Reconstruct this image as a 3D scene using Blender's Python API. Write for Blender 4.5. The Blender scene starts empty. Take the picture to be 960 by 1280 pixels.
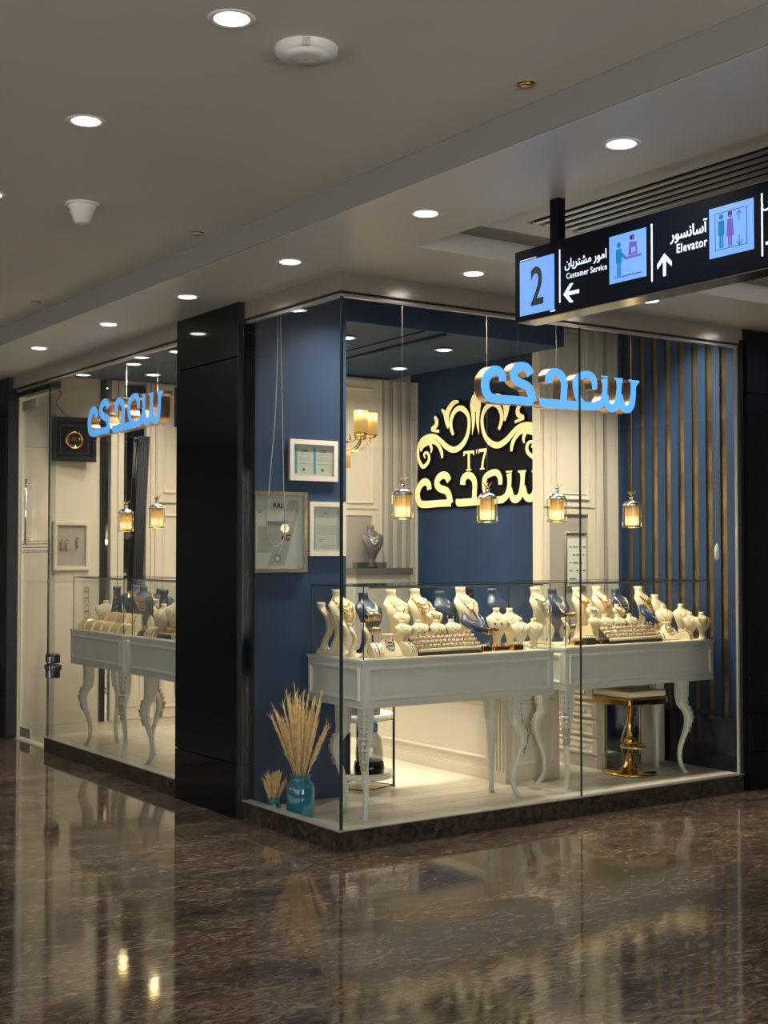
import bpy, bmesh, math, random
from mathutils import Vector, Matrix
random.seed(7)
R = math.radians
PI = math.pi
SC = bpy.context.scene
COL = SC.collection

# ------------------------------------------------------------------ camera
cam_d = bpy.data.cameras.new('camera')
cam = bpy.data.objects.new('camera', cam_d)
COL.objects.link(cam)
SC.camera = cam
cam_d.sensor_fit = 'VERTICAL'
cam_d.sensor_height = 36.0
cam_d.lens = 36.0 * 1650.0 / 1280.0
cam_d.clip_start = 0.05
cam_d.clip_end = 100
YAW = math.atan2(1140, 1650)
cam.location = (-3.736, -5.805, 1.55)
cam.rotation_euler = (PI / 2 + math.atan(51 / 1650), 0, -YAW)

# ------------------------------------------------------------------ world, exposure
w = bpy.data.worlds.new('world')
SC.world = w
w.use_nodes = True
w.node_tree.nodes['Background'].inputs[0].default_value = (0.55, 0.6, 0.7, 1)
w.node_tree.nodes['Background'].inputs[1].default_value = 0.05
SC.view_settings.view_transform = 'Standard'
SC.view_settings.look = 'None'
SC.view_settings.exposure = 0.0
SC.view_settings.gamma = 1.0
SC.view_settings.use_curve_mapping = False
SC.cycles.transparent_max_bounces = 40
SC.cycles.max_bounces = 9
SC.cycles.glossy_bounces = 5
SC.cycles.caustics_reflective = False
SC.cycles.caustics_refractive = False
SC.cycles.sample_clamp_indirect = 4.0

def area(name, loc, size, power, color, rot=(0, 0, 0), spread=PI):
    l = bpy.data.lights.new(name, 'AREA')
    l.shape = 'RECTANGLE'
    l.size, l.size_y = size
    l.energy = power
    l.color = color
    l.spread = spread
    o = bpy.data.objects.new(name, l)
    o.location = loc
    o.rotation_euler = rot
    COL.objects.link(o)
    return o

def spot(name, loc, power, color, cone=140, blend=1.0, radius=0.04, rot=(0, 0, 0)):
    l = bpy.data.lights.new(name, 'SPOT')
    l.energy = power
    l.color = color
    l.spot_size = R(cone)
    l.spot_blend = blend
    l.shadow_soft_size = radius
    o = bpy.data.objects.new(name, l)
    o.location = loc
    o.rotation_euler = rot
    COL.objects.link(o)
    return o

WARM = (1.0, 0.89, 0.70)
COOL = (0.95, 0.98, 1.0)
# lamps recessed in the shop ceiling
SHOP_LIGHTS = [(0.75, 0.80, 3.34, 75), (1.25, 0.75, 3.34, 80), (1.80, 0.85, 3.34, 80), (2.45, 0.90, 3.34, 70), (2.95, 0.85, 3.34, 70), (3.35, 0.80, 3.34, 60),
    (1.3, 1.95, 3.05, 62), (2.2, 2.0, 3.05, 62), (1.6, 2.9, 3.05, 55), (2.5, 3.0, 3.05, 34),
    (0.60, 2.45, 3.05, 60), (0.60, 3.2, 3.05, 62), (0.60, 4.0, 3.05, 55), (1.4, 3.9, 3.05, 50), (1.0, 4.5, 3.05, 36)]
for (x, y, z, p) in SHOP_LIGHTS:
    spot('shop_downlight_lamp', (x, y, z - 0.012), p*(1.5 if y < 1.1 and x > 0.7 and z > 3.2 else 1.1), WARM, 112 if z > 3.2 else 150, 0.8, 0.035)
# lamps of the corridor
CORRIDOR = 24.0
LOW_LIGHTS = [(-0.34, -2.40), (-0.34, -1.21), (-0.34, -0.05), (-0.36, 1.08), (-0.37, 2.2), (-0.39, 3.42), (0.604, -0.358), (1.925, -0.353),
              (-0.34, -3.55), (-0.34, -4.7), (3.2, -0.353), (-0.4, 4.6)]
HIGH_LIGHTS = [(-1.89, -2.33), (-1.89, -1.19), (-1.86, 0.01), (-1.86, 1.2), (-1.86, 2.4), (-1.89, -3.5), (-1.89, -4.7)]

# ------------------------------------------------------------------ materials
MATS = {}
def new_mat(name):
    m = bpy.data.materials.new(name)
    m.use_nodes = True
    MATS[name] = m
    nt = m.node_tree
    return m, nt, nt.nodes['Principled BSDF']

def mat(name, color, rough=0.5, metal=0.0, emit=None, estr=0.0, spec=0.5, var=0.0, scale=8.0, bump=0.0, coat=0.0, bscale=None):
    m, nt, b = new_mat(name)
    N, L = nt.nodes, nt.links
    b.inputs['Base Color'].default_value = (*color, 1)
    b.inputs['Roughness'].default_value = rough
    b.inputs['Metallic'].default_value = metal
    b.inputs['Specular IOR Level'].default_value = spec
    b.inputs['Coat Weight'].default_value = coat
    if emit:
        b.inputs['Emission Color'].default_value = (*emit, 1)
        b.inputs['Emission Strength'].default_value = estr
    tc = N.new('ShaderNodeTexCoord')
    n = N.new('ShaderNodeTexNoise')
    n.inputs['Scale'].default_value = scale
    n.inputs['Detail'].default_value = 5
    L.new(tc.outputs['Object'], n.inputs['Vector'])
    if var > 0:
        r = N.new('ShaderNodeValToRGB')
        r.color_ramp.elements[0].position = 0.3
        r.color_ramp.elements[1].position = 0.7
        r.color_ramp.elements[0].color = (*[c * (1 - var) for c in color], 1)
        r.color_ramp.elements[1].color = (*[min(1, c * (1 + var)) for c in color], 1)
        L.new(n.outputs['Fac'], r.inputs['Fac'])
        L.new(r.outputs['Color'], b.inputs['Base Color'])
    if bump > 0:
        n2 = N.new('ShaderNodeTexNoise')
        n2.inputs['Scale'].default_value = bscale or scale * 6
        L.new(tc.outputs['Object'], n2.inputs['Vector'])
        bp = N.new('ShaderNodeBump')
        bp.inputs['Strength'].default_value = bump
        bp.inputs['Distance'].default_value = 0.01
        L.new(n2.outputs['Fac'], bp.inputs['Height'])
        L.new(bp.outputs['Normal'], b.inputs['Normal'])
    return m

def glass_mat(name, tint, f0=0.05, rough=0.0):
    m = bpy.data.materials.new(name)
    m.use_nodes = True
    nt = m.node_tree
    N, L = nt.nodes, nt.links
    N.clear()
    out = N.new('ShaderNodeOutputMaterial')
    mix = N.new('ShaderNodeMixShader')
    tr = N.new('ShaderNodeBsdfTransparent')
    tr.inputs[0].default_value = (*tint, 1)
    gl = N.new('ShaderNodeBsdfGlossy')
    gl.inputs['Roughness'].default_value = rough
    lw = N.new('ShaderNodeLayerWeight')
    lw.inputs['Blend'].default_value = 0.5
    p = N.new('ShaderNodeMath'); p.operation = 'POWER'; p.inputs[1].default_value = 4.0
    q = N.new('ShaderNodeMath'); q.operation = 'MULTIPLY_ADD'
    q.inputs[1].default_value = 1 - f0
    q.inputs[2].default_value = f0
    L.new(lw.outputs['Facing'], p.inputs[0])
    L.new(p.outputs[0], q.inputs[0])
    L.new(q.outputs[0], mix.inputs[0])
    L.new(tr.outputs[0], mix.inputs[1])
    L.new(gl.outputs[0], mix.inputs[2])
    L.new(mix.outputs[0], out.inputs[0])
    MATS[name] = m
    return m

M_GLASS = glass_mat('clear_glass', (0.985, 0.995, 0.99), 0.03)
M_CASE = glass_mat('case_glass', (0.985, 0.995, 0.99), 0.02)
M_EDGE = mat('glass_edge', (0.024, 0.040, 0.037), 0.15, emit=None)
M_SMOKE = glass_mat('smoked_plastic', (0.55, 0.58, 0.6), 0.08)
M_TEAL = glass_mat('teal_glass', (0.12, 0.62, 0.68), 0.10, 0.03)
def _teal():
    nt = M_TEAL.node_tree; N, L = nt.nodes, nt.links
    tr = [n for n in N if n.type == 'BSDF_TRANSPARENT'][0]; mix = [n for n in N if n.type == 'MIX_SHADER'][0]
    d = N.new('ShaderNodeBsdfDiffuse'); d.inputs[0].default_value = (0.015, 0.30, 0.44, 1)
    m2 = N.new('ShaderNodeMixShader'); m2.inputs[0].default_value = 0.45
    L.new(tr.outputs[0], m2.inputs[1]); L.new(d.outputs[0], m2.inputs[2]); L.new(m2.outputs[0], mix.inputs[1])
_teal()
M_MIRROR = mat('mirror', (0.75, 0.75, 0.72), 0.03, 1.0)
M_CEIL = mat('ceiling_paint', (0.66, 0.63, 0.585), 0.6, var=0.03, scale=1.5)
M_CEIL2 = mat('soffit_paint', (0.76, 0.74, 0.70), 0.35, var=0.03, scale=1.5)
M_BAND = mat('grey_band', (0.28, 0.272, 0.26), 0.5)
M_FASCIA = mat('fascia_metal', (0.42, 0.37, 0.32), 0.22, 0.55)
M_BLACKG = mat('black_granite', (0.004, 0.005, 0.007), 0.06, var=0.5, scale=60, spec=0.38)
M_RAILM = mat('rail_aluminium', (0.6, 0.58, 0.55), 0.3, 0.8)
M_DARKM = mat('dark_metal', (0.02, 0.02, 0.022), 0.35, 0.6)
M_NAVY = mat('navy_plaster', (0.014, 0.042, 0.108), 0.55, var=0.22, scale=2.2, bump=0.12, bscale=12)
M_NAVYC = mat('navy_ceiling', (0.024, 0.054, 0.130), 0.6, var=0.3, scale=3.0, spec=0.15)
M_NAVYG = mat('navy_lacquer', (0.004, 0.008, 0.026), 0.12)
M_CREAM = mat('cream_lacquer', (0.66, 0.60, 0.49), 0.4, var=0.03, scale=3)
M_CREAMST = mat('cream_stone', (0.66, 0.60, 0.49), 0.15, var=0.06, scale=2.5)
M_TAUPE = mat('taupe_lacquer', (0.36, 0.33, 0.29), 0.4)
M_TABLE = mat('table_paint', (0.60, 0.60, 0.54), 0.38, var=0.04, scale=5)
M_CARVE = mat('antiqued_carving', (0.42, 0.35, 0.22), 0.4, 0.4, var=0.35, scale=120)
M_VELVET = mat('cream_leatherette', (0.82, 0.70, 0.48), 0.6)
M_NAVYV = mat('navy_leatherette', (0.035, 0.05, 0.10), 0.35, spec=0.6)
M_BLACKV = mat('black_velvet', (0.02, 0.02, 0.025), 0.6)
M_GOLD = mat('gold', (0.95, 0.62, 0.20), 0.18, 1.0)
M_ROSE = mat('rose_gold', (0.92, 0.50, 0.32), 0.18, 1.0)
M_SILVER = mat('silver', (0.85, 0.85, 0.86), 0.15, 1.0)
M_BRASS = mat('brass', (0.72, 0.50, 0.20), 0.15, 1.0)
M_GOLDM = mat('brass_mirror', (0.34, 0.24, 0.12), 0.24, 0.85, var=0.45, scale=5)
M_GEM = mat('gem_dark', (0.03, 0.05, 0.06), 0.05, spec=1.0)
M_GEMW = mat('gem_clear', (0.9, 0.92, 0.95), 0.03, 0.6)
M_WHITE = mat('white_plastic', (0.72, 0.70, 0.68), 0.4)
M_GREYP = mat('grey_plastic', (0.45, 0.43, 0.40), 0.5)
M_LAMP = mat('lamp_disc', (1, 1, 1), 0.5, emit=(1.0, 0.97, 0.92), estr=9.0)
M_BLUE = mat('blue_letter_light', (0.03, 0.1, 0.2), 0.4, emit=(0.13, 0.47, 1.0), estr=1.05)
M_YEL = mat('gold_letter_light', (0.7, 0.6, 0.3), 0.4, emit=(0.80, 0.64, 0.27), estr=0.85)
M_ACRYL = mat('black_acrylic', (0.008, 0.009, 0.014), 0.6, spec=0.1)
M_BRONZE = mat('bronze_return', (0.55, 0.36, 0.22), 0.28, 1.0)
M_SIGN = mat('sign_black', (0.003, 0.005, 0.011), 0.5, spec=0.08)
M_SIGNU = mat('sign_underside', (0.30, 0.27, 0.23), 0.18, 0.8)
M_PANEL = mat('lit_blue_panel', (0.05, 0.1, 0.2), 0.4, emit=(0.17, 0.38, 0.98), estr=1.0)
M_TXT = mat('lit_white_text', (0.8, 0.8, 0.9), 0.4, emit=(0.62, 0.74, 1.0), estr=0.95)
M_TXTW = mat('lit_arrow', (0.8, 0.8, 0.9), 0.4, emit=(0.62, 0.80, 1.0), estr=1.0)
M_CYAN = mat('pictogram_cyan', (0.0, 0.01, 0.02), 0.8, spec=0.1, emit=(0.02, 0.24, 0.55), estr=0.9)
M_PURP = mat('pictogram_purple', (0.01, 0.005, 0.02), 0.8, spec=0.1, emit=(0.22, 0.14, 0.58), estr=0.85)
M_INK = mat('ink', (0.015, 0.02, 0.03), 0.5)
M_PAPER = mat('paper', (0.62, 0.64, 0.58), 0.6, var=0.02, scale=3)
M_PAPERG = mat('paper_grey', (0.42, 0.43, 0.40), 0.6)
M_PAPERB = mat('paper_blue', (0.10, 0.33, 0.50), 0.6)
M_INKG = mat('ink_grey', (0.22, 0.24, 0.24), 0.6)
M_FRAMEW = mat('white_frame', (0.72, 0.66, 0.60), 0.4)
M_FRAMES = mat('champagne_frame', (0.62, 0.56, 0.44), 0.25, 0.8)
M_MARBT = mat('white_marble_tray', (0.75, 0.72, 0.66), 0.25, var=0.15, scale=9)
M_SEAT = mat('cream_seat', (0.80, 0.70, 0.50), 0.5)
M_PAMPAS = mat('pampas', (0.82, 0.58, 0.30), 0.8, var=0.3, scale=30)
M_BLUEP = mat('blue_cloth', (0.05, 0.22, 0.42), 0.7)
M_GREYBOX = mat('dark_grey_box', (0.10, 0.09, 0.09), 0.5)
M_CORD = mat('cord_white', (0.45, 0.43, 0.40), 0.5)
M_STORE = mat('opposite_storefront', (0.035, 0.032, 0.030), 0.3, var=0.3, scale=2)

M_FILLWIN = mat('fill_panel_glow', (0.5, 0.5, 0.5), 0.5, emit=(1.0, 0.96, 0.88), estr=1.5)  # fill glow for the added panels across the corridor
M_FILLWIN2 = mat('bright_fill_panel_glow', (0.5, 0.5, 0.5), 0.5, emit=(1.0, 0.97, 0.91), estr=6.0)  # stronger fill glow for the added panels behind the camera
def floor_mat():
    m, nt, b = new_mat('brown_granite')
    N, L = nt.nodes, nt.links
    tc = N.new('ShaderNodeTexCoord')
    mp = N.new('ShaderNodeMapping')
    mp.inputs['Rotation'].default_value = (0, 0, R(28))
    mp.inputs['Scale'].default_value = (1.0, 2.6, 1)
    L.new(tc.outputs['Object'], mp.inputs['Vector'])
    big = N.new('ShaderNodeTexNoise'); big.inputs['Scale'].default_value = 0.9; big.inputs['Detail'].default_value = 3
    big.inputs['Distortion'].default_value = 1.2
    L.new(mp.outputs[0], big.inputs['Vector'])
    n = N.new('ShaderNodeTexNoise'); n.inputs['Scale'].default_value = 6.0; n.inputs['Detail'].default_value = 10
    n.inputs['Roughness'].default_value = 0.68; n.inputs['Distortion'].default_value = 3.6
    L.new(mp.outputs[0], n.inputs['Vector'])
    r = N.new('ShaderNodeValToRGB'); e = r.color_ramp.elements
    e[0].position = 0.34; e[0].color = (0.030, 0.023, 0.017, 1)
    e[1].position = 0.74; e[1].color = (0.44, 0.355, 0.265, 1)
    x = e.new(0.52); x.color = (0.105, 0.083, 0.062, 1)
    x = e.new(0.62); x.color = (0.20, 0.158, 0.118, 1)
    L.new(n.outputs['Fac'], r.inputs['Fac'])
    r2 = N.new('ShaderNodeValToRGB'); e = r2.color_ramp.elements
    e[0].position = 0.3; e[0].color = (0.42, 0.42, 0.45, 1)
    e[1].position = 0.7; e[1].color = (1.35, 1.2, 1.08, 1)
    L.new(big.outputs['Fac'], r2.inputs['Fac'])
    mx = N.new('ShaderNodeMix'); mx.data_type = 'RGBA'; mx.blend_type = 'MULTIPLY'
    mx.inputs['Factor'].default_value = 1
    L.new(r.outputs[0], mx.inputs['A']); L.new(r2.outputs[0], mx.inputs['B'])
    L.new(mx.outputs['Result'], b.inputs['Base Color'])
    b.inputs['Roughness'].default_value = 0.04
    b.inputs['Specular IOR Level'].default_value = 0.45
    bp = N.new('ShaderNodeBump'); bp.inputs['Strength'].default_value = 0.010; bp.inputs['Distance'].default_value = 0.01
    L.new(n.outputs['Fac'], bp.inputs['Height'])
    L.new(bp.outputs['Normal'], b.inputs['Normal'])
    return m
M_FLOOR = floor_mat()

def plinth_mat():
    m, nt, b = new_mat('dark_plinth_stone')
    N, L = nt.nodes, nt.links
    tc = N.new('ShaderNodeTexCoord')
    n = N.new('ShaderNodeTexNoise'); n.inputs['Scale'].default_value = 14; n.inputs['Detail'].default_value = 6; n.inputs['Distortion'].default_value = 1.5
    L.new(tc.outputs['Object'], n.inputs['Vector'])
    r = N.new('ShaderNodeValToRGB'); e = r.color_ramp.elements
    e[0].position = 0.35; e[0].color = (0.018, 0.014, 0.012, 1)
    e[1].position = 0.75; e[1].color = (0.075, 0.055, 0.042, 1)
    L.new(n.outputs['Fac'], r.inputs['Fac'])
    L.new(r.outputs[0], b.inputs['Base Color'])
    b.inputs['Roughness'].default_value = 0.14
    return m
M_PLINTH = plinth_mat()

def plank_mat():
    m, nt, b = new_mat('bleached_oak')
    N, L = nt.nodes, nt.links
    tc = N.new('ShaderNodeTexCoord')
    mp = N.new('ShaderNodeMapping'); mp.inputs['Scale'].default_value = (1.2, 14, 1)
    oi = N.new('ShaderNodeObjectInfo')
    ad = N.new('ShaderNodeVectorMath'); ad.operation = 'ADD'
    L.new(tc.outputs['Object'], ad.inputs[0]); L.new(oi.outputs['Location'], ad.inputs[1])
    L.new(ad.outputs[0], mp.inputs['Vector'])
    n = N.new('ShaderNodeTexNoise'); n.inputs['Scale'].default_value = 3; n.inputs['Detail'].default_value = 6
    L.new(mp.outputs[0], n.inputs['Vector'])
    r = N.new('ShaderNodeValToRGB'); e = r.color_ramp.elements
    e[0].position = 0.3; e[0].color = (0.60, 0.54, 0.43, 1)
    e[1].position = 0.7; e[1].color = (0.78, 0.72, 0.60, 1)
    L.new(n.outputs['Fac'], r.inputs['Fac'])
    L.new(r.outputs[0], b.inputs['Base Color'])
    b.inputs['Roughness'].default_value = 0.3
    return m
M_PLANK = plank_mat()

def shade_mat(name, z0, z1, stops, strength):
    """glowing lamp shade, brightest at the bulb end (object space z)"""
    m, nt, b = new_mat(name)
    N, L = nt.nodes, nt.links
    tc = N.new('ShaderNodeTexCoord'); sp = N.new('ShaderNodeSeparateXYZ')
    L.new(tc.outputs['Object'], sp.inputs[0])
    mr = N.new('ShaderNodeMapRange'); mr.inputs['From Min'].default_value = z0; mr.inputs['From Max'].default_value = z1
    L.new(sp.outputs['Z'], mr.inputs['Value'])
    r = N.new('ShaderNodeValToRGB'); e = r.color_ramp.elements
    e[0].position, e[0].color = stops[0][0], (*stops[0][1], 1)
    e[1].position, e[1].color = stops[-1][0], (*stops[-1][1], 1)
    for p, c in stops[1:-1]:
        x = e.new(p); x.color = (*c, 1)
    L.new(mr.outputs[0], r.inputs['Fac'])
    L.new(r.outputs[0], b.inputs['Emission Color'])
    b.inputs['Emission Strength'].default_value = strength
    b.inputs['Base Color'].default_value = (0.22, 0.12, 0.03, 1)
    return m
M_SHADE = shade_mat('amber_lamp_shade', 0.0, 0.125, [(0, (0.80, 0.74, 0.22)), (0.12, (1.0, 0.90, 0.40)), (0.35, (1.0, 0.88, 0.45)), (0.52, (0.78, 0.38, 0.06)), (1, (0.24, 0.12, 0.025))], 1.25)
M_SHADEC = shade_mat('chandelier_shade', 0.0, 0.16, [(0, (0.38, 0.22, 0.05)), (0.5, (0.6, 0.36, 0.08)), (0.7, (1.0, 0.75, 0.3)), (1, (0.7, 0.45, 0.12))], 1.1)

# ------------------------------------------------------------------ mesh builder
class MB:
    def __init__(s):
        s.v = []; s.f = []; s.mi = []; s.sm = []; s.mats = []
    def mi_of(s, m):
        if m not in s.mats: s.mats.append(m)
        return s.mats.index(m)
    def add(s, vs, fs, m, smooth=False, T=None):
        b = len(s.v)
        if T is not None: vs = [tuple(T @ Vector(p)) for p in vs]
        s.v += [tuple(p) for p in vs]
        k = s.mi_of(m)
        for f in fs:
            s.f.append(tuple(b + i for i in f)); s.mi.append(k); s.sm.append(smooth)
    def box(s, a, b, m, T=None):
        x0, x1 = sorted((a[0], b[0])); y0, y1 = sorted((a[1], b[1])); z0, z1 = sorted((a[2], b[2]))
        vs = [(x0,y0,z0),(x1,y0,z0),(x1,y1,z0),(x0,y1,z0),(x0,y0,z1),(x1,y0,z1),(x1,y1,z1),(x0,y1,z1)]
        s.add(vs, [(0,3,2,1),(4,5,6,7),(0,1,5,4),(1,2,6,5),(2,3,7,6),(3,0,4,7)], m, False, T)
    def bevbox(s, a, b, r, m, T=None, smooth=False):
        """box with rounded vertical corners and a soft top edge"""
        x0, x1 = sorted((a[0], b[0])); y0, y1 = sorted((a[1], b[1])); z0, z1 = sorted((a[2], b[2]))
        def ring(i, z):
            out = []
            for cx, cy, a0 in ((x1-r, y1-r, 0), (x0+r, y1-r, 90), (x0+r, y0+r, 180), (x1-r, y0+r, 270)):
                for k in range(4):
                    t = R(a0 + 30*k)
                    out.append((cx + (r-i)*math.cos(t), cy + (r-i)*math.sin(t), z))
            return out
        rb = min(r*0.6, (z1-z0)*0.3)
        s.loft([ring(rb, z0), ring(0, z0+rb*0.5), ring(0, z1-rb), ring(rb*0.4, z1-rb*0.3), ring(rb*1.2 if rb*1.2 < r else r*0.9, z1)], m, smooth=smooth, T=T)
    def loft(s, rings, m, smooth=True, cap=True, T=None, closed=True):
        n = len(rings[0]); vs = [p for r_ in rings for p in r_]; fs = []
        for i in range(len(rings)-1):
            for j in range(n if closed else n-1):
                k = (j+1) % n
                fs.append((i*n+j, i*n+k, (i+1)*n+k, (i+1)*n+j))
        s.add(vs, fs, m, smooth, T)
        if cap:
            b = len(s.v) - len(vs)
            k = s.mi_of(m)
            s.f.append(tuple(b+i for i in reversed(range(n)))); s.mi.append(k); s.sm.append(False)
            s.f.append(tuple(b+(len(rings)-1)*n+i for i in range(n))); s.mi.append(k); s.sm.append(False)
    def lathe(s, prof, m, n=16, c=(0,0,0), smooth=True, cap=True, T=None, sx=1, sy=1):
        rings = [[(c[0]+sx*r*math.cos(2*PI*j/n), c[1]+sy*r*math.sin(2*PI*j/n), c[2]+z) for j in range(n)] for r, z in prof]
        s.loft(rings, m, smooth, cap, T)
    def tube(s, pts, r, m, n=6, closed=False, T=None, cap=True):
        pts = [Vector(p) for p in pts]; rings = []; L_ = len(pts)
        up = Vector((0,0,1)); prev = None
        for i, p in enumerate(pts):
            if closed: t = pts[(i+1) % L_] - pts[i-1]
            else: t = pts[min(i+1, L_-1)] - pts[max(i-1, 0)]
            t = t.normalized() if t.length > 1e-9 else Vector((0,0,1))
            if prev is None:
                a = t.cross(up)
                if a.length < 1e-3: a = t.cross(Vector((1,0,0)))
            else:
                a = prev - t*prev.dot(t)
                if a.length < 1e-6: a = t.cross(up)
            a.normalize(); prev = a; b = t.cross(a)
            rr = r[i] if isinstance(r, (list, tuple)) else r
            rings.append([tuple(p + a*rr*math.cos(2*PI*k/n) + b*rr*math.sin(2*PI*k/n)) for k in range(n)])
        if closed: rings.append(rings[0]); cap = False
        s.loft(rings, m, True, cap, T)
    def ball(s, c, r, m, n=8, sc=(1,1,1), T=None):
        pr = [(max(1e-4, math.sin(PI*i/(n//2+2)))*r, -math.cos(PI*i/(n//2+2))*r) for i in range(n//2+3)]
        rings = [[(c[0]+sc[0]*q*math.cos(2*PI*j/n), c[1]+sc[1]*q*math.sin(2*PI*j/n), c[2]+sc[2]*z) for j in range(n)] for q, z in pr]
        s.loft(rings, m, True, True, T)
    def prism(s, poly, z0, z1, m, T=None, m_side=None):
        """poly in local xy, extruded along local z"""
        n = len(poly)
        vs = [(x, y, z0) for x, y in poly] + [(x, y, z1) for x, y in poly]
        s.add(vs, [tuple(reversed(range(n))), tuple(range(n, 2*n))], m, False, T)
        s.add(vs, [(i, (i+1) % n, n+(i+1) % n, n+i) for i in range(n)], m_side or m, False, T)
    def moulding(s, o, ux, uz, nn, w, h, m, t=0.018, d=0.010, sign=1):
        """raised picture-frame moulding on a flat face: o corner, ux/uz unit vectors, nn outward normal"""
        o, ux, uz, nn = Vector(o), Vector(ux), Vector(uz), Vector(nn)
        def ring(i, dd):
            return [tuple(o + ux*a + uz*b + nn*dd) for a, b in ((i, i), (w-i, i), (w-i, h-i), (i, h-i))]
        rs = [ring(0, 0.0005), ring(t*0.3, d), ring(t*0.7, d*0.9), ring(t, 0.001)]
        vs = [p for r_ in rs for p in r_]; fs = []
        for i in range(3):
            for j in range(4):
                k = (j+1) % 4
                fs.append((i*4+j, i*4+k, (i+1)*4+k, (i+1)*4+j))
        s.add(vs, fs, m)
    def build(s, name, parent=None, loc=None, rot=None, bevel=0.0):
        me = bpy.data.meshes.new(name)
        me.from_pydata(s.v, [], s.f)
        for m in s.mats: me.materials.append(m)
        me.polygons.foreach_set('material_index', s.mi)
        me.polygons.foreach_set('use_smooth', s.sm)
        bm = bmesh.new(); bm.from_mesh(me)
        bmesh.ops.recalc_face_normals(bm, faces=bm.faces)
        bm.to_mesh(me); bm.free()
        me.update()
        o = bpy.data.objects.new(name, me)
        COL.objects.link(o)
        if parent is not None: o.parent = parent
        if loc is not None: o.location = loc
        if rot is not None: o.rotation_euler = rot
        if bevel > 0:
            md = o.modifiers.new('bevel', 'BEVEL'); md.width = bevel; md.segments = 2; md.limit_method = 'ANGLE'
        return o

def one(fn, name, parent=None, **k):
    m = MB(); fn(m); return m.build(name, parent, **k)
def bx(name, a, b, m, parent=None, bevel=0.0):
    q = MB(); q.box(a, b, m); return q.build(name, parent, bevel=bevel)
def empty(name, loc=(0,0,0), rz=0.0):
    o = bpy.data.objects.new(name, None); COL.objects.link(o)
    o.location = loc; o.rotation_euler = (0, 0, rz); o.empty_display_size = 0.05
    return o
def tag(o, label=None, cat=None, group=None, kind=None):
    if label: o['label'] = label
    if cat: o['category'] = cat
    if group: o['group'] = group
    if kind: o['kind'] = kind
    return o
def struct(o, label=None, cat=None):
    o['kind'] = 'structure'
    if label: o['label'] = label
    if cat: o['category'] = cat
    return o
def copy_tree(o, parent=None):
    c = o.copy(); COL.objects.link(c)
    if parent is not None: c.parent = parent
    for ch in list(o.children): copy_tree(ch, c)
    return c
def spline(pts, n=6):
    """Catmull-Rom through tuples of any length"""
    out = []
    P = [pts[0]] + list(pts) + [pts[-1]]
    for i in range(1, len(P)-2):
        for k in range(n):
            t = k/n
            out.append(tuple(0.5*((2*b) + (-a+c)*t + (2*a-5*b+4*c-d)*t*t + (-a+3*b-3*c+d)*t**3) for a, b, c, d in zip(P[i-1], P[i], P[i+1], P[i+2])))
    out.append(tuple(P[-2]))
    return out
def ribbon(m, pts, z0, z1, mf, ms, T, grow=0.0, horiz=0.0, n=5):
    """flat stroke with thickness: pts = (x, y, width)"""
    q = spline(pts, n); A = []; B = []
    for i in range(len(q)):
        a = q[max(0, i-1)]; b = q[min(len(q)-1, i+1)]
        dx, dy = b[0]-a[0], b[1]-a[1]; l = math.hypot(dx, dy) or 1
        nx, ny = -dy/l, dx/l
        ex = grow if 0 < i < len(q)-1 else grow
        wd = q[i][2]/2*(1 + horiz*abs(nx)) + grow
        sx = sy = 0
        if grow and i == 0: sx, sy = -dx/l*grow, -dy/l*grow
        if grow and i == len(q)-1: sx, sy = dx/l*grow, dy/l*grow
        A.append((q[i][0]+nx*wd+sx, q[i][1]+ny*wd+sy)); B.append((q[i][0]-nx*wd+sx, q[i][1]-ny*wd+sy))
    N_ = len(q)
    vs = [(x, y, z1) for x, y in A] + [(x, y, z1) for x, y in B] + [(x, y, z0) for x, y in A] + [(x, y, z0) for x, y in B]
    fr = [(i, i+1, N_+i+1, N_+i) for i in range(N_-1)]
    if mf is not None: m.add(vs, fr, mf, False, T)
    if ms is not None:
        m.add(vs, [(2*N_+i, 2*N_+i+1, 3*N_+i+1, 3*N_+i) for i in range(N_-1)]
              + [(i, i+1, 2*N_+i+1, 2*N_+i) for i in range(N_-1)] + [(N_+i, N_+i+1, 3*N_+i+1, 3*N_+i) for i in range(N_-1)]
              + [(0, N_, 3*N_, 2*N_), (N_-1, 2*N_-1, 4*N_-1, 3*N_-1)], ms, False, T)
def frame_T(o, ux, uy):
    ux, uy = Vector(ux), Vector(uy); uz = ux.cross(uy)
    T = Matrix((ux, uy, uz)).transposed().to_4x4(); T.translation = Vector(o)
    return T
def text_mesh(name, s, size, T, m, parent, align='LEFT', extrude=0.001, bold=0.0, sp=1.0):
    c = bpy.data.curves.new(name, 'FONT'); c.body = s; c.size = size; c.align_x = align
    c.extrude = extrude; c.offset = bold; c.resolution_u = 4; c.space_character = sp
    o = bpy.data.objects.new(name, c); COL.objects.link(o)
    dg = bpy.context.evaluated_depsgraph_get()
    me = bpy.data.meshes.new_from_object(o.evaluated_get(dg))
    bpy.data.objects.remove(o)
    me.materials.clear(); me.materials.append(m)
    me.transform(T)
    r = bpy.data.objects.new(name, me); COL.objects.link(r)
    if parent is not None: r.parent = parent
    return r
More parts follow.
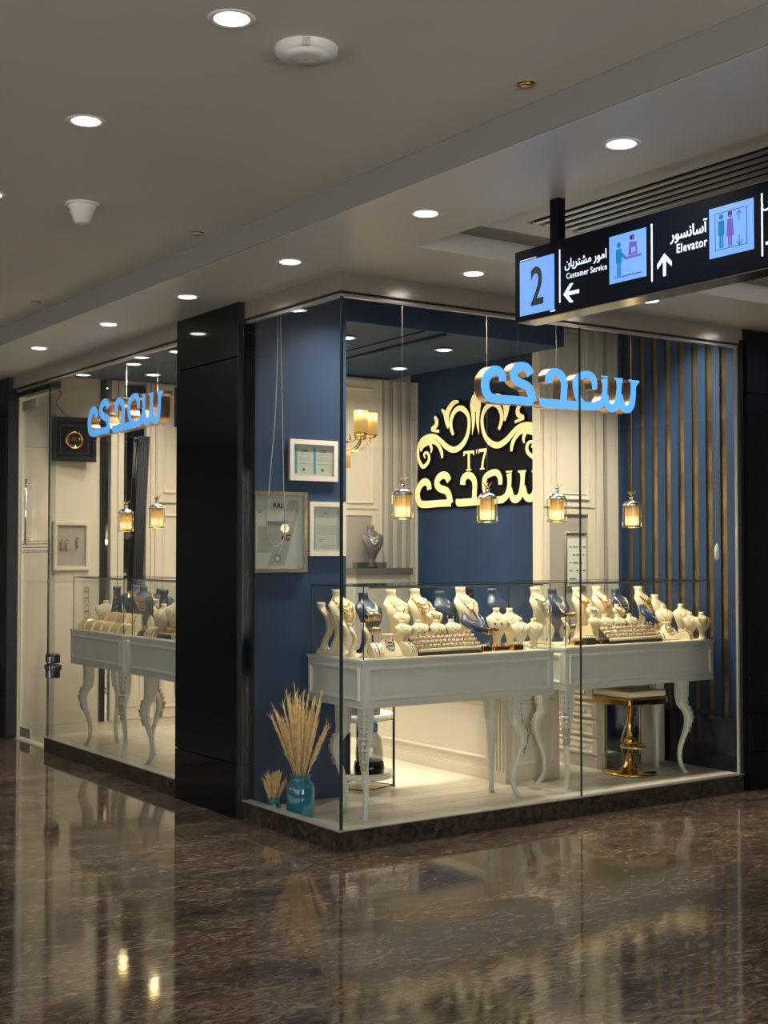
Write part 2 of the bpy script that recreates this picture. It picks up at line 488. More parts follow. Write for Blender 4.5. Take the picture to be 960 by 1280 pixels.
LETTERS = [["ye_hook", [[0.183, 0.125, 0.0458], [0.175, 0.164, 0.0484], [0.134, 0.186, 0.0508], [0.084, 0.163, 0.0506], [0.052, 0.117, 0.0505], [0.053, 0.067, 0.0505], [0.079, 0.028, 0.0505], [0.136, 0.017, 0.0507], [0.277, 0.02, 0.0487], [0.417, 0.02, 0.0492]]], ["ye_head", [[0.398, 0.178, 0.0491], [0.371, 0.215, 0.0516], [0.324, 0.223, 0.0514], [0.282, 0.202, 0.0513], [0.266, 0.162, 0.0513], [0.301, 0.129, 0.0514], [0.371, 0.107, 0.0516], [0.398, 0.07, 0.0517], [0.413, 0.017, 0.0518]]], ["dal", [[0.541, 0.144, 0.0497], [0.549, 0.187, 0.0497], [0.594, 0.21, 0.0472], [0.642, 0.191, 0.0474], [0.664, 0.15, 0.0448], [0.662, 0.088, 0.0422], [0.658, 0.033, 0.0448]]], ["bar", [[0.482, 0.046, 0.0208], [0.49, 0.019, 0.0416], [0.528, 0.017, 0.0522], [0.674, 0.02, 0.0501], [0.76, 0.021, 0.0504], [0.864, 0.022, 0.0481], [0.948, 0.026, 0.0484]]], ["ain", [[0.917, 0.128, 0.0322], [0.913, 0.177, 0.0403], [0.883, 0.211, 0.0428], [0.827, 0.211, 0.0427], [0.771, 0.185, 0.0399], [0.759, 0.14, 0.0398], [0.769, 0.089, 0.0398], [0.795, 0.05, 0.0399], [0.829, 0.021, 0.0426]]], ["sin_stem", [[0.999, 0.2, 0.0459], [1.004, 0.158, 0.0351], [0.998, 0.1, 0.0351], [0.978, 0.052, 0.0431], [0.934, 0.025, 0.0456]]], ["sin_cup", [[1.009, 0.101, 0.0324], [1.027, 0.039, 0.0433], [1.062, 0.021, 0.0488], [1.102, 0.044, 0.0435], [1.12, 0.098, 0.0381], [1.127, 0.161, 0.0354], [1.127, 0.206, 0.049]]], ["sin_end", [[1.135, 0.109, 0.0327], [1.153, 0.042, 0.0436], [1.196, 0.023, 0.0492], [1.233, 0.052, 0.0439], [1.248, 0.117, 0.0384], [1.251, 0.17, 0.0384], [1.26, 0.204, 0.0605]]]]
ORNAMENT = [["main", [[-0.299, 2.549, 0.0312], [-0.33, 2.602, 0.0391], [-0.335, 2.673, 0.043], [-0.288, 2.743, 0.0468], [-0.216, 2.768, 0.0543], [-0.144, 2.743, 0.0502], [-0.094, 2.685, 0.0385], [-0.087, 2.609, 0.0384], [-0.115, 2.523, 0.0424], [-0.186, 2.452, 0.0542], [-0.289, 2.421, 0.0585], [-0.393, 2.453, 0.055], [-0.478, 2.51, 0.0475], [-0.552, 2.551, 0.0437], [-0.639, 2.561, 0.048], [-0.738, 2.542, 0.0443], [-0.793, 2.493, 0.0364], [-0.81, 2.428, 0.0364], [-0.794, 2.361, 0.0364], [-0.738, 2.302, 0.0402], [-0.677, 2.324, 0.0361], [-0.648, 2.358, 0.036], [-0.653, 2.402, 0.032], [-0.691, 2.423, 0.0281], [-0.721, 2.406, 0.0241], [-0.701, 2.376, 0.0161]]], ["outer", [[-0.226, 2.823, 0.0233], [-0.288, 2.822, 0.0468], [-0.345, 2.789, 0.0548], [-0.387, 2.735, 0.0629], [-0.392, 2.678, 0.055], [-0.372, 2.612, 0.0235]]], ["spur", [[-0.466, 2.778, 0.0237], [-0.424, 2.745, 0.0394], [-0.403, 2.685, 0.0393], [-0.377, 2.632, 0.0236]]], ["leaf", [[-0.568, 2.725, 0.0319], [-0.536, 2.69, 0.0437], [-0.547, 2.645, 0.0477], [-0.606, 2.617, 0.0319], [-0.499, 2.593, 0.0277]]], ["inner", [[-0.766, 2.438, 0.0242], [-0.738, 2.489, 0.0564], [-0.661, 2.513, 0.0641], [-0.574, 2.511, 0.0478], [-0.504, 2.467, 0.0396], [-0.467, 2.413, 0.0395], [-0.457, 2.361, 0.0237]]], ["inner_tip", [[-0.628, 2.495, 0.04], [-0.607, 2.454, 0.0319], [-0.617, 2.416, 0.016]]], ["blade", [[-0.033, 2.817, 0.0153], [-0.039, 2.743, 0.0536], [-0.029, 2.667, 0.0421], [-0.034, 2.592, 0.0306], [-0.051, 2.518, 0.0077]]]]

# ================================================================== THE SETTING
struct(bx('floor', (-8, -10, -0.12), (8, 12, 0.0), M_FLOOR), 'polished brown granite floor of the mall corridor')
sf = struct(bx('floor', (0.02, 0.02, 0.0), (3.76, 5.06, 0.004), M_CREAMST), 'pale wooden floor inside the jewellery shop')
# boards
y = 0.03; row = 0
protos = {}
while y < 5.05:
    x = 0.03 - (row % 3)*0.42
    yw = min(0.175, 5.055 - y)
    while x < 3.74:
        xa, xb = max(x, 0.03), min(x+1.25, 3.75)
        if xb - xa > 0.05:
            key = (round(xb-xa, 3), round(yw, 3))
            if key not in protos:
                q = MB(); q.box((0, 0, 0), (xb-xa-0.003, yw-0.003, 0.006), M_PLANK)
                o = q.build('floorboard', sf); protos[key] = o
            else:
                o = protos[key].copy(); COL.objects.link(o)
            o.location = (xa, y, 0.004)
        x += 1.25
    y += 0.175; row += 1

# ceilings
struct(bx('ceiling', (-8, -10, 3.15), (-0.66, 12, 3.3), M_CEIL), 'upper ceiling of the corridor')
q = MB()
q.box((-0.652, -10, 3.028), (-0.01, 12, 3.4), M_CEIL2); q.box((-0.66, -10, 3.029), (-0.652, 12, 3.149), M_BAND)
q.box((-0.01, -0.68, 3.028), (8, -0.01, 3.4), M_CEIL2)
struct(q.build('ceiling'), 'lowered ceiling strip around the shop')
q = MB()
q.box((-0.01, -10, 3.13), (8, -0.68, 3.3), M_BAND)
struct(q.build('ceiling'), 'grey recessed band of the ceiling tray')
q = MB()
q.box((0.10, -10, 3.085), (0.27, -1.0, 3.13), M_CEIL2)
q.box((0.62, -10, 3.085), (8, -1.0, 3.13), M_CEIL2)
q.box((0.27, -1.16, 3.085), (0.62, -1.0, 3.13), M_CEIL2)
struct(q.build('ceiling'), 'inner panel of the ceiling tray')
# enclosing walls of the corridor, behind the camera
struct(bx('wall_corridor', (-8, -10.2, 0), (8, -10, 3.4), M_STORE))
for k in range(7): struct(bx('window_%d' % (10+k), (-7.99, -9.0+2.6*k, 0.3), (-7.96, -6.7+2.6*k, 2.8), M_FILLWIN), 'added window-shaped fill light panel across the corridor')  # glowing panels added out of view to brighten the corridor ceiling
for k in range(3): struct(bx('window_%d' % (20+k), (-7.0+2.6*k, -9.99, 0.3), (-4.7+2.6*k, -9.96, 2.8), M_FILLWIN2), 'added window-shaped fill light panel behind the camera')  # more added panels, unseen, throwing light along the ceiling
struct(bx('wall_left', (-8.2, -10, 0), (-8, 12, 3.4), M_STORE))
struct(bx('wall_far', (-8, 12, 0), (0, 12.2, 3.4), M_STORE))
struct(bx('wall_right', (8, -10, 0), (8.2, 0, 3.4), M_STORE))

# black granite facade right of the shop
g = empty('wall_granite', (3.14, 0, 0)); struct(g, 'black polished granite wall right of the shop window')
for z0, z1 in ((0.0, 0.245), (0.25, 0.50), (0.505, 2.60), (2.605, 3.02)):
    x = 0.0
    while x < 4.8:
        wdt = 0.62 if x > 0.05 else 0.66
        bx('granite_slab', (x+0.002, -0.05, z0), (x+wdt-0.002, 0.0, z1-0.002), M_BLACKG, g)
        x += wdt
bx('backing', (0, 0.0, 0), (4.86, 0.05, 3.40), M_BLACKG, g)
bx('corner_strip', (-0.03, -0.02, 0.0), (-0.001, 0.02, 2.95), M_DARKM, g)

# black pillar between the two windows
g = empty('pillar', (0, 0, 0)); struct(g, 'black polished granite pillar between the two shop windows')
for z0, z1 in ((0.0, 0.315), (0.32, 2.70), (2.708, 3.026)):
    bx('granite_slab', (-0.05, 1.045, z0), (-0.02, 1.86, z1), M_BLACKG, g, bevel=0.002)
    bx('granite_slab', (-0.02, 1.03, z0), (0.062, 1.06, z1), M_BLACKG, g, bevel=0.002)
    bx('granite_slab', (-0.02, 1.845, z0), (0.34, 1.875, z1), M_BLACKG, g)
bx('core', (-0.02, 1.06, 0), (0.06, 1.845, 3.3), M_BLACKG, g)
bx('core', (0.06, 1.34, 0), (0.34, 1.845, 3.3), M_BLACKG, g)
bx('edge_strip', (-0.052, 1.028, 0), (-0.022, 1.044, 3.026), M_DARKM, g)

# black pillar closing the shop front at the far left
g = empty('pillar', (0, 5.1, 0)); struct(g, 'black granite pillar left of the shop entrance')
for z0, z1 in ((0.0, 0.35), (0.355, 2.70), (2.705, 3.02)):
    for k in range(9):
        bx('granite_slab', (-0.05, 0.02+0.75*k, z0), (0.0, 0.766+0.75*k, z1), M_BLACKG, g)
bx('corner_strip', (-0.052, -0.03, 0), (0.03, 0.018, 3.02), M_DARKM, g)
bx('core', (0.0, 0.02, 0), (0.6, 6.8, 3.4), M_BLACKG, g)

# fascia above the glass and rails
q = MB()
q.box((-0.012, -0.012, 2.925), (0.05, 1.03, 3.03), M_FASCIA)
q.box((-0.012, 1.875, 2.925), (0.05, 5.08, 3.03), M_FASCIA)
q.box((0.0505, -0.012, 2.925), (3.14, 0.05, 3.03), M_FASCIA)
q.box((-0.016, -0.016, 2.918), (0.03, 1.03, 2.926), M_DARKM)
q.box((-0.016, 1.875, 2.918), (0.03, 5.08, 2.926), M_DARKM)
q.box((0.0305, -0.016, 2.918), (3.12, 0.03, 2.926), M_DARKM)
struct(q.build('trim_1'), 'beige metal fascia over the shop windows')
q = MB()
q.box((0.0, 0.0, 2.900), (0.03, 1.03, 2.917), M_RAILM)
q.box((0.0, 1.875, 2.900), (0.03, 4.29, 2.917), M_RAILM)
q.box((0.0305, 0.0, 2.900), (3.11, 0.03, 2.917), M_RAILM)
struct(q.build('trim_2'), 'light rail along the top of the glass')
# upper bulkhead behind the fascia so the shop is closed above
q = MB()
q.box((0.05, 0.05, 3.03), (0.09, 5.06, 3.4), M_NAVYC); q.box((0.0905, 0.051, 3.03), (3.76, 0.09, 3.4), M_NAVYC)
struct(q.build('trim_3'), 'navy bulkhead above the windows')
# plinths
q = MB()
q.box((-0.02, -0.02, 0), (0.05, 1.03, 0.104), M_PLINTH); q.box((0.0505, -0.02, 0), (3.14, 0.05, 0.104), M_PLINTH)
q.box((-0.022, -0.022, 0.104), (0.04, 1.03, 0.109), M_RAILM); q.box((0.0405, -0.022, 0.104), (3.12, 0.04, 0.109), M_RAILM)
struct(q.build('trim_4'), 'dark stone plinth under the corner window')
q = MB()
q.box((-0.02, 1.875, 0), (0.05, 4.26, 0.104), M_PLINTH); q.box((-0.022, 1.875, 0.104), (0.04, 4.27, 0.109), M_RAILM)
struct(q.build('trim_5'), 'dark stone plinth under the left window')

# panes
def pane(name, a, b, label, edges):
    o = bx(name, a, b, M_GLASS)
    struct(o, label)
    for e0, e1, mm in edges:
        bx('pane_edge', e0, e1, mm, o)
    return o
pane('window_1', (0.004, 0.012, 0.109), (0.014, 1.028, 2.90), 'glass pane left of the shop corner',
     [((0.002, 0.002, 0.109), (0.016, 0.014, 2.90), M_EDGE)])
pane('window_2', (0.018, 0.004, 0.109), (1.70, 0.014, 2.90), 'glass pane right of the shop corner',
     [((1.701, 0.003, 0.109), (1.707, 0.015, 2.90), M_EDGE)])
pane('window_3', (1.709, 0.004, 0.109), (3.095, 0.014, 2.90), 'right-hand glass pane of the shop front',
     [((3.096, 0.002, 0.109), (3.108, 0.022, 2.92), M_RAILM)])
pane('window_4', (0.004, 1.878, 0.109), (0.014, 4.262, 2.90), 'glass pane of the left window',
     [((0.002, 4.263, 0.109), (0.016, 4.271, 2.86), M_EDGE)])

# sliding glass door at the far left
dr = struct(bx('door_1', (0.060, 4.28, 0.02), (0.070, 5.03, 2.82), M_GLASS), 'frameless glass door at the left entrance')
bx('kick_plate', (0.054, 4.78, 0.022), (0.058, 5.03, 0.10), M_FRAMES, dr)
bx('kick_plate', (0.054, 4.70, 2.74), (0.058, 5.03, 2.82), M_FRAMES, dr)
for z0, z1, mm in ((0.68, 0.735, M_SILVER), (0.565, 0.625, M_SILVER)):
    q = MB(); q.bevbox((-0.045, -0.05, z0), (0.05, 0.05, z1+0.02), 0.018, M_DARKM); q.box((-0.048, -0.05, z0+0.008), (-0.044, 0.0, z1), mm)
    q.build('lock_housing', dr, loc=(0.045, 4.262, 0))
q = MB(); q.bevbox((-0.05, -0.07, 0.628), (0.05, 0.07, 0.672), 0.018, M_DARKM); q.box((-0.053, -0.06, 0.636), (-0.049, 0.05, 0.664), M_SILVER)
q.build('lock_handle', dr, loc=(0.045, 4.25, 0))
q = MB(); q.tube([(0.03, 4.86, 1.62), (0.03, 4.86, 2.16)], 0.009, M_SILVER, 8)  # silver bar modelling a handle reflection in the door glass
q.tube([(0.03, 4.86, 1.66), (0.06, 4.86, 1.66)], 0.006, M_SILVER, 6); q.tube([(0.03, 4.86, 2.12), (0.06, 4.86, 2.12)], 0.006, M_SILVER, 6)
q.build('reflection_bar', dr)
q = MB()   # thin printed notice with unreadable lines of script
for a, b in (((4.36, 1.55), (5.02, 1.554)), ((4.36, 1.645), (5.02, 1.649))): q.box((0.0575, a[0], a[1]), (0.0585, b[0], b[1]), M_INKG)
for yy in (4.36, 5.016): q.box((0.0575, yy, 1.55), (0.0585, yy+0.004, 1.649), M_INKG)
for j, z in enumerate((1.622, 1.594, 1.566)):
    yy = 4.40
    while yy < 4.98:
        l = random.uniform(0.02, 0.06); q.box((0.0575, yy, z-0.004), (0.0585, yy+l, z+0.004), M_INKG)
        if random.random() < .5: q.box((0.0575, yy+l*.4, z), (0.0585, yy+l*.4+.005, z+.012), M_INKG)
        yy += l+0.015
q.build('printed_notice', dr)
q = MB(); q.box((0.03, 4.27, 2.86), (0.10, 5.07, 2.915), M_DARKM); q.box((0.02, 4.27, 2.90), (0.05, 5.07, 2.925), M_RAILM)
struct(q.build('trim_6'), 'dark sliding-door track over the entrance')

# ------------------------------------------------------------------ inside walls
q = MB(); q.box((0.07, 1.25, 0.0), (0.845, 1.33, 3.40), M_NAVY); q.box((0.34, 1.33, 0.0), (0.40, 1.86, 3.4), M_NAVY)
struct(q.build('wall_navy'), 'navy plastered wall stub hung with framed certificates')
# dropped navy ceiling and the high ceiling over the window bay
q = MB(); q.box((0.09, 1.42, 3.07), (2.87, 5.06, 3.38), M_NAVYC)
struct(q.build('ceiling'), 'dropped navy ceiling inside the shop')
q = MB(); q.tube([(1.905, 3.6, 3.062), (1.78, 1.43, 3.062)], 0.014, M_DARKM, 4); q.tube([(1.60, 1.43, 3.066), (1.72, 3.6, 3.066)], 0.006, M_DARKM, 4)  # two thin dark lines laid along the ceiling
struct(q.build('trim_7'), 'thin dark lines across the navy ceiling')
struct(bx('ceiling', (0.05, 0.05, 3.36), (3.76, 1.80, 3.42), M_NAVYC), 'high navy ceiling over the window bay')
# logo wall
q = MB(); q.box((3.12, 1.78, 0), (3.2, 3.7, 3.40), M_NAVY)
struct(q.build('wall_logo'), 'navy wall carrying the illuminated gold logo')
# back wall with cabinets
struct(bx('wall_back', (2.2, 3.70, 0), (3.2, 3.78, 3.3), M_CREAM), 'cream wall behind the tall cabinet')
struct(bx('wall_inner', (2.2, 3.78, 0), (2.28, 5.12, 3.3), M_CREAM))
# end wall with stone panels
ew = struct(bx('wall_end', (0.04, 5.06, 0), (2.3, 5.14, 3.10), M_CREAM), 'cream end wall of the left bay')
for x0, x1, z0, z1 in ((0.06, 0.755, 0.09, 1.30), (0.06, 0.755, 1.304, 2.44), (0.06, 0.755, 2.444, 3.06)):
    bx('stone_panel', (x0, 5.045, z0), (x1, 5.06, z1), M_CREAMST, ew)
bx('baseboard_end', (0.06, 5.035, 0.01), (2.2, 5.06, 0.088), M_CREAM, ew)
bx('metal_strip', (0.758, 5.02, 0.09), (0.800, 5.06, 3.06), M_DARKM, ew)
bx('mirror_strip', (0.803, 5.045, 0.09), (0.838, 5.06, 3.06), M_MIRROR, ew)
for x0, x1 in ((0.842, 0.905), (0.910, 0.965), (1.175, 1.215), (1.22, 1.262)):
    bx('pilaster', (x0, 5.01, 0.09), (x1, 5.06, 3.06), M_CREAM, ew, bevel=0.006)
bx('mirror_panel', (0.97, 5.04, 1.0), (1.17, 5.055, 2.72), M_MIRROR, ew)
bx('dark_panel', (0.97, 5.035, 2.73), (1.17, 5.055, 3.03), M_NAVYG, ew)
q = MB()
q.box((0.97, 5.03, 0.09), (1.17, 5.06, 0.98), M_CREAM); q.moulding((1.0, 5.03, 0.2), (1,0,0), (0,0,1), (0,-1,0), 0.14, 0.7, M_CREAM)
q.build('lower_panel', ew)
for z0, z1 in ((0.09, 1.98), (2.0, 3.05)):
    q = MB(); q.box((1.27, 5.02, z0), (1.85, 5.06, z1), M_CREAM)
    q.moulding((1.33, 5.02, z0+0.08), (1,0,0), (0,0,1), (0,-1,0), 0.46, z1-z0-0.16, M_CREAM, 0.03, 0.014)
    q.build('door_leaf', ew)
q = MB(); q.box((0.86, 5.003, 0.52), (0.935, 5.009, 0.66), M_FRAMES); q.lathe([(0.018, 0), (0.018, 0.02), (0.01, 0.03)], M_BRASS, 10, (0.895, 5.0, 0.57)); q.build('socket_plate', ew)
q = MB(); q.ball((0.80, 4.995, 0.36), 0.022, M_BRASS); q.build('door_knob', ew)
q = MB(); q.box((1.50, 4.99, 1.42), (1.56, 5.018, 1.95), M_DARKM); q.build('dark_pull_handle', ew)
# black sheet modelling a dark mirror reflection as a solid, beside the mirror panel
rings = []
q = MB()
pts0 = []
for k in range(25):
    pts0.append((1.04+0.0042*k, 4.985+0.014*math.sin(k*1.3)))
vs = [(x + (0.05), y_, 2.58) for x, y_ in pts0] + [(x*0.85+0.14 if x < 1.09 else x*0.9+0.08, y_-0.01, 0.95) for x, y_ in pts0]
n_ = len(pts0)
q.add(vs, [(i, i+1, n_+i+1, n_+i) for i in range(n_-1)], M_BLACKV, True)
cu = q.build('reflection_sheet'); so = cu.modifiers.new('thick', 'SOLIDIFY'); so.thickness = 0.004
tag(cu, 'narrow black sheet standing in for a dark mirror reflection on the end wall', 'reflection_sheet')

# mirror niche in the stone wall (framed window)
nf = empty('wall_niche', (0.327, 5.045, 1.40))
tag(nf, 'cream framed glass niche on the stone wall behind the left showcases', 'wall niche')
q = MB(); ww, hh = 0.33, 0.42
q.box((0, -0.03, 0), (ww, 0, 0.035), M_CREAM); q.box((0, -0.03, hh-0.035), (ww, 0, hh), M_CREAM); q.box((0, -0.03, 0.035), (0.035, 0, hh-0.035), M_CREAM); q.box((ww-0.035, -0.03, 0.035), (ww, 0, hh-0.035), M_CREAM)
q.build('frame', nf, bevel=0.003)
bx('back_panel', (0.035, -0.006, 0.035), (ww-0.035, -0.002, hh-0.035), M_TAUPE, nf)
bx('shelf', (0.035, -0.03, 0.17), (0.20, -0.006, 0.178), M_CASE, nf)
for k, xx in enumerate((0.08, 0.13, 0.22)):
    q = MB(); q.lathe([(0.012, 0), (0.006, 0.02), (0.014, 0.05), (0.016, 0.07), (0.006, 0.085)], (M_BRASS, M_SILVER, M_BRASS)[k], 8, (xx, -0.018, 0.18 if k < 2 else 0.20)); q.build('ornament', nf)

# framed emblem hung on a cable
em = empty('emblem_picture', (0.495, 5.0, 2.33), R(-8))
tag(em, 'black framed square picture with a round gold emblem hanging on the end wall', 'picture')
q = MB()
q.box((-0.19, -0.035, 0.0), (0.19, -0.005, 0.035), M_DARKM); q.box((-0.19, -0.035, 0.345), (0.19, -0.005, 0.38), M_DARKM)
q.box((-0.19, -0.035, 0.035), (-0.155, -0.005, 0.345), M_DARKM); q.box((0.155, -0.035, 0.035), (0.19, -0.005, 0.345), M_DARKM)
q.build('frame', em, bevel=0.004)
bx('picture_ground', (-0.155, -0.018, 0.035), (0.155, -0.008, 0.345), M_ACRYL, em)
q = MB()
for a, b in (((-0.12, 0.07), (0.12, 0.073)), ((-0.12, 0.307), (0.12, 0.31)), ((-0.12, 0.07), (-0.117, 0.31)), ((0.117, 0.07), (0.12, 0.31))):
    q.box((a[0], -0.020, a[1]), (b[0], -0.018, b[1]), M_SILVER)
q.build('inner_line', em)
q = MB()
q.tube([(0.068*math.cos(t*PI/16), -0.024, 0.185+0.068*math.sin(t*PI/16)) for t in range(32)], 0.011, M_GOLD, 6, closed=True)
q.tube([(0.047*math.cos(t*PI/12), -0.022, 0.185+0.047*math.sin(t*PI/12)) for t in range(24)], 0.002, M_GOLD, 5, closed=True)
T = frame_T((0, -0.024, 0.185), (1,0,0), (0,0,1))
ribbon(q, [(-0.03, -0.012, .006), (-0.01, 0.004, .008), (0.012, -0.006, .008), (0.03, -0.01, .005)], 0, 0.003, M_GOLD, M_GOLD, T)
ribbon(q, [(-0.02, 0.02, .005), (0.0, 0.012, .007), (0.022, 0.024, .004)], 0, 0.003, M_GOLD, M_GOLD, T)
ribbon(q, [(0.0, -0.03, .004), (0.002, 0.0, .007), (-0.004, 0.032, .004)], 0, 0.003, M_GOLD, M_GOLD, T)
q.build('round_emblem', em)
q = MB(); q.tube(spline([(0.30, 4.98, 3.05), (0.33, 4.98, 2.97), (0.37, 4.98, 2.9), (0.33, 4.98, 2.82), (0.40, 4.98, 2.74), (0.455, 4.985, 2.705)], 6), 0.004, M_DARKM, 5)
tag(q.build('cable'), 'thin dark cable looping down to the emblem picture', 'cable')

# ------------------------------------------------------------------ slatted side wall
sw = struct(bx('wall_slatted', (3.715, 0.06, 0), (3.77, 1.80, 3.40), M_GOLDM), 'side wall of brass mirror behind navy slats')
yy = 0.13; k = 0
while yy < 1.66:
    if k == 0: q = MB(); q.box((3.699, 0, 0.38), (3.713, 0.074, 3.38), M_NAVY); sl = q.build('slat', sw)
    else: sl = sl.copy(); COL.objects.link(sl)
    sl.location = (0, yy, 0)
    yy += 0.135; k += 1
q = MB(); q.box((3.66, 1.63, 0.38), (3.713, 1.76, 3.38), M_NAVY); q.build('slat', sw)
for yv in (0.60, 1.37):
    q = MB(); q.box((3.700, yv-0.11, 1.86), (3.708, yv+0.11, 1.868), M_BRASS)
lp = empty('low_partition', (0, 0, 0)); tag(lp, 'low navy lacquered panel under the slatted wall, right of the stool', 'partition')
q = MB(); q.box((3.58, 0.10, 0.0), (3.675, 1.62, 0.378), M_NAVYG); q.build('panel', lp)
q = MB(); q.box((3.572, 0.095, 0.372), (3.68, 1.625, 0.386), M_NAVYG); q.build('cap', lp)

# ------------------------------------------------------------------ tall cream cabinet (front of the logo block)
cb = empty('tall_cabinet', (2.87, 1.68, 0)); tag(cb, 'tall cream panelled cabinet beside the slatted wall, with a glazed niche', 'cabinet')
q = MB(); q.box((0, 0.01, 0), (0.84, 0.095, 3.38), M_CREAM); q.build('body', cb)
q = MB(); q.box((0.03, -0.012, 1.90), (0.545, 0.01, 3.33), M_CREAM)
q.moulding((0.08, -0.012, 1.95), (1,0,0), (0,0,1), (0,-1,0), 0.40, 1.32, M_CREAM, 0.03, 0.014)
q.moulding((0.125, -0.012, 1.995), (1,0,0), (0,0,1), (0,-1,0), 0.31, 1.23, M_CREAM, 0.012, 0.006)
q.build('upper_door', cb)
q = MB()
for a, b in (((0.03, 0.62), (0.075, 1.885)), ((0.47, 0.62), (0.545, 1.885)), ((0.075, 1.845), (0.47, 1.885)), ((0.075, 0.62), (0.47, 0.70))):
    q.box((a[0], -0.012, a[1]), (b[0], 0.01, b[1]), M_CREAM)
q.build('niche_frame', cb)
bx('niche_back', (0.075, 0.004, 0.70), (0.47, 0.0095, 1.845), M_TAUPE, cb)
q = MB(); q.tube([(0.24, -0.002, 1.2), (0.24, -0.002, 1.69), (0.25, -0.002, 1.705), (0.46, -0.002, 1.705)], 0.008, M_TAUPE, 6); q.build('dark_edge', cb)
for k, (a, b) in enumerate(((0.55, 0.585), (0.592, 0.63), (0.637, 0.66), (0.668, 0.79), (0.797, 0.835))):
    m_ = (M_CREAM, M_CREAM, M_TAUPE, M_CREAM, M_CREAM)[k]
    bx('pilaster_strip', (a, -0.03+0.012*(k % 2), 0.62), (b, 0.01, 3.36), m_, cb, bevel=0.004)
pic = empty('small_notice', (3.12, 1.66, 1.30)); tag(pic, 'small gold lettered notice standing in the cabinet niche', 'notice')
q = MB(); q.box((0, 0.001, 0), (0.19, 0.006, 0.36), M_PAPER); q.build('card', pic)
q = MB()
for j in range(5):
    for i in range(5):
        if random.random() < .6: q.box((0.02+i*0.033, -0.001, 0.05+j*0.06), (0.02+i*0.033+random.uniform(.014,.03), 0.001, 0.058+j*0.06), M_BRASS)
tag(q.build('lettering', pic), kind='stuff')

# tall cabinet at the far back with fluted pilaster
cb = empty('back_cabinet', (2.30, 3.62, 0)); tag(cb, 'tall cream cabinet at the far back, left of the gold logo wall', 'cabinet')
q = MB(); q.box((0, 0.0, 0), (0.46, 0.075, 3.05), M_CREAM); q.build('body', cb)
q = MB(); q.box((0.02, -0.015, 1.93), (0.40, 0.0, 3.03), M_CREAM); q.moulding((0.06, -0.015, 1.97), (1,0,0), (0,0,1), (0,-1,0), 0.29, 1.0, M_CREAM, 0.022, 0.012); q.build('upper_door', cb)
q = MB()
for a, b in (((0.02, 0.6), (0.06, 1.91)), ((0.34, 0.6), (0.40, 1.91)), ((0.06, 1.87), (0.34, 1.91))): q.box((a[0], -0.015, a[1]), (b[0], 0.0, b[1]), M_CREAM)
q.build('niche_frame', cb)
bx('niche_back', (0.06, -0.006, 0.6), (0.34, -0.001, 1.87), M_TAUPE, cb)
for k in range(7):
    a = 0.47+0.047*k
    bx('pilaster_strip', (a, -0.02+0.015*(k % 2), 0), (a+0.042, 0.05, 3.05), M_TAUPE if k % 2 else M_GREYP, cb, bevel=0.005)
bx('pilaster_edge', (0.799, -0.03, 0), (0.818, 0.05, 3.05), M_CREAM, cb)

# staff counter
ct = empty('staff_counter', (1.95, 1.0, 0)); tag(ct, 'low cream panelled counter behind the corner showcase', 'counter')
q = MB(); q.box((0.03, 0.201, 0.01), (0.47, 1.62, 0.61), M_CREAM)
q.moulding((0.03, 1.50, 0.14), (0,-1,0), (0,0,1), (-1,0,0), 1.28, 0.40, M_CREAM, 0.025, 0.012)
q.build('body', ct)
q = MB(); q.box((0.0, 0.051, 0.01), (0.06, 0.20, 0.61), M_CREAM); q.box((0.0, 0.0, 0.01), (0.48, 0.05, 0.61), M_CREAM)
q.moulding((0.06, 0.0, 0.12), (1,0,0), (0,0,1), (0,-1,0), 0.37, 0.44, M_CREAM, 0.028, 0.012)
q.build('end_panel', ct)
q = MB()
for k in range(5): q.box((-0.008, 0.022+0.034*k, 0.09), (0.001, 0.040+0.034*k, 0.58), M_CREAM)
q.build('fluting', ct)
q = MB(); q.box((0.012, 0.20, 0.005), (0.03, 1.62, 0.075), M_CREAM); q.box((0.018, 0.20, 0.075), (0.03, 1.62, 0.085), M_CREAM); q.build('skirting', ct)
bx('worktop', (-0.02, -0.02, 0.61), (0.50, 1.64, 0.64), M_CREAM, ct, bevel=0.006)
# drawer unit behind the stool
du = empty('drawer_unit', (2.87, 1.09, 0)); tag(du, 'cream drawer unit with raised fronts behind the gold stool', 'drawer unit')
q = MB(); q.box((0.02, 0, 0.0), (0.68, 0.57, 0.62), M_CREAM); q.moulding((0.05, 0.0, 0.12), (1,0,0), (0,0,1), (0,-1,0), 0.55, 0.44, M_CREAM); q.build('body', du)
bx('plinth', (0.01, 0.01, 0.0), (0.02, 0.57, 0.10), M_GREYP, du)
for k in range(4):
    q = MB(); z = 0.105+0.128*k
    q.box((0.0, 0.01, z), (0.018, 0.56, z+0.12), M_CREAM)
    q.moulding((0.0, 0.55, z+0.01), (0,-1,0), (0,0,1), (-1,0,0), 0.52, 0.10, M_CREAM, 0.02, 0.012)
    q.box((-0.012, 0.12, z+0.05), (0.0, 0.45, z+0.07), M_CREAM)
    q.build('drawer', du)

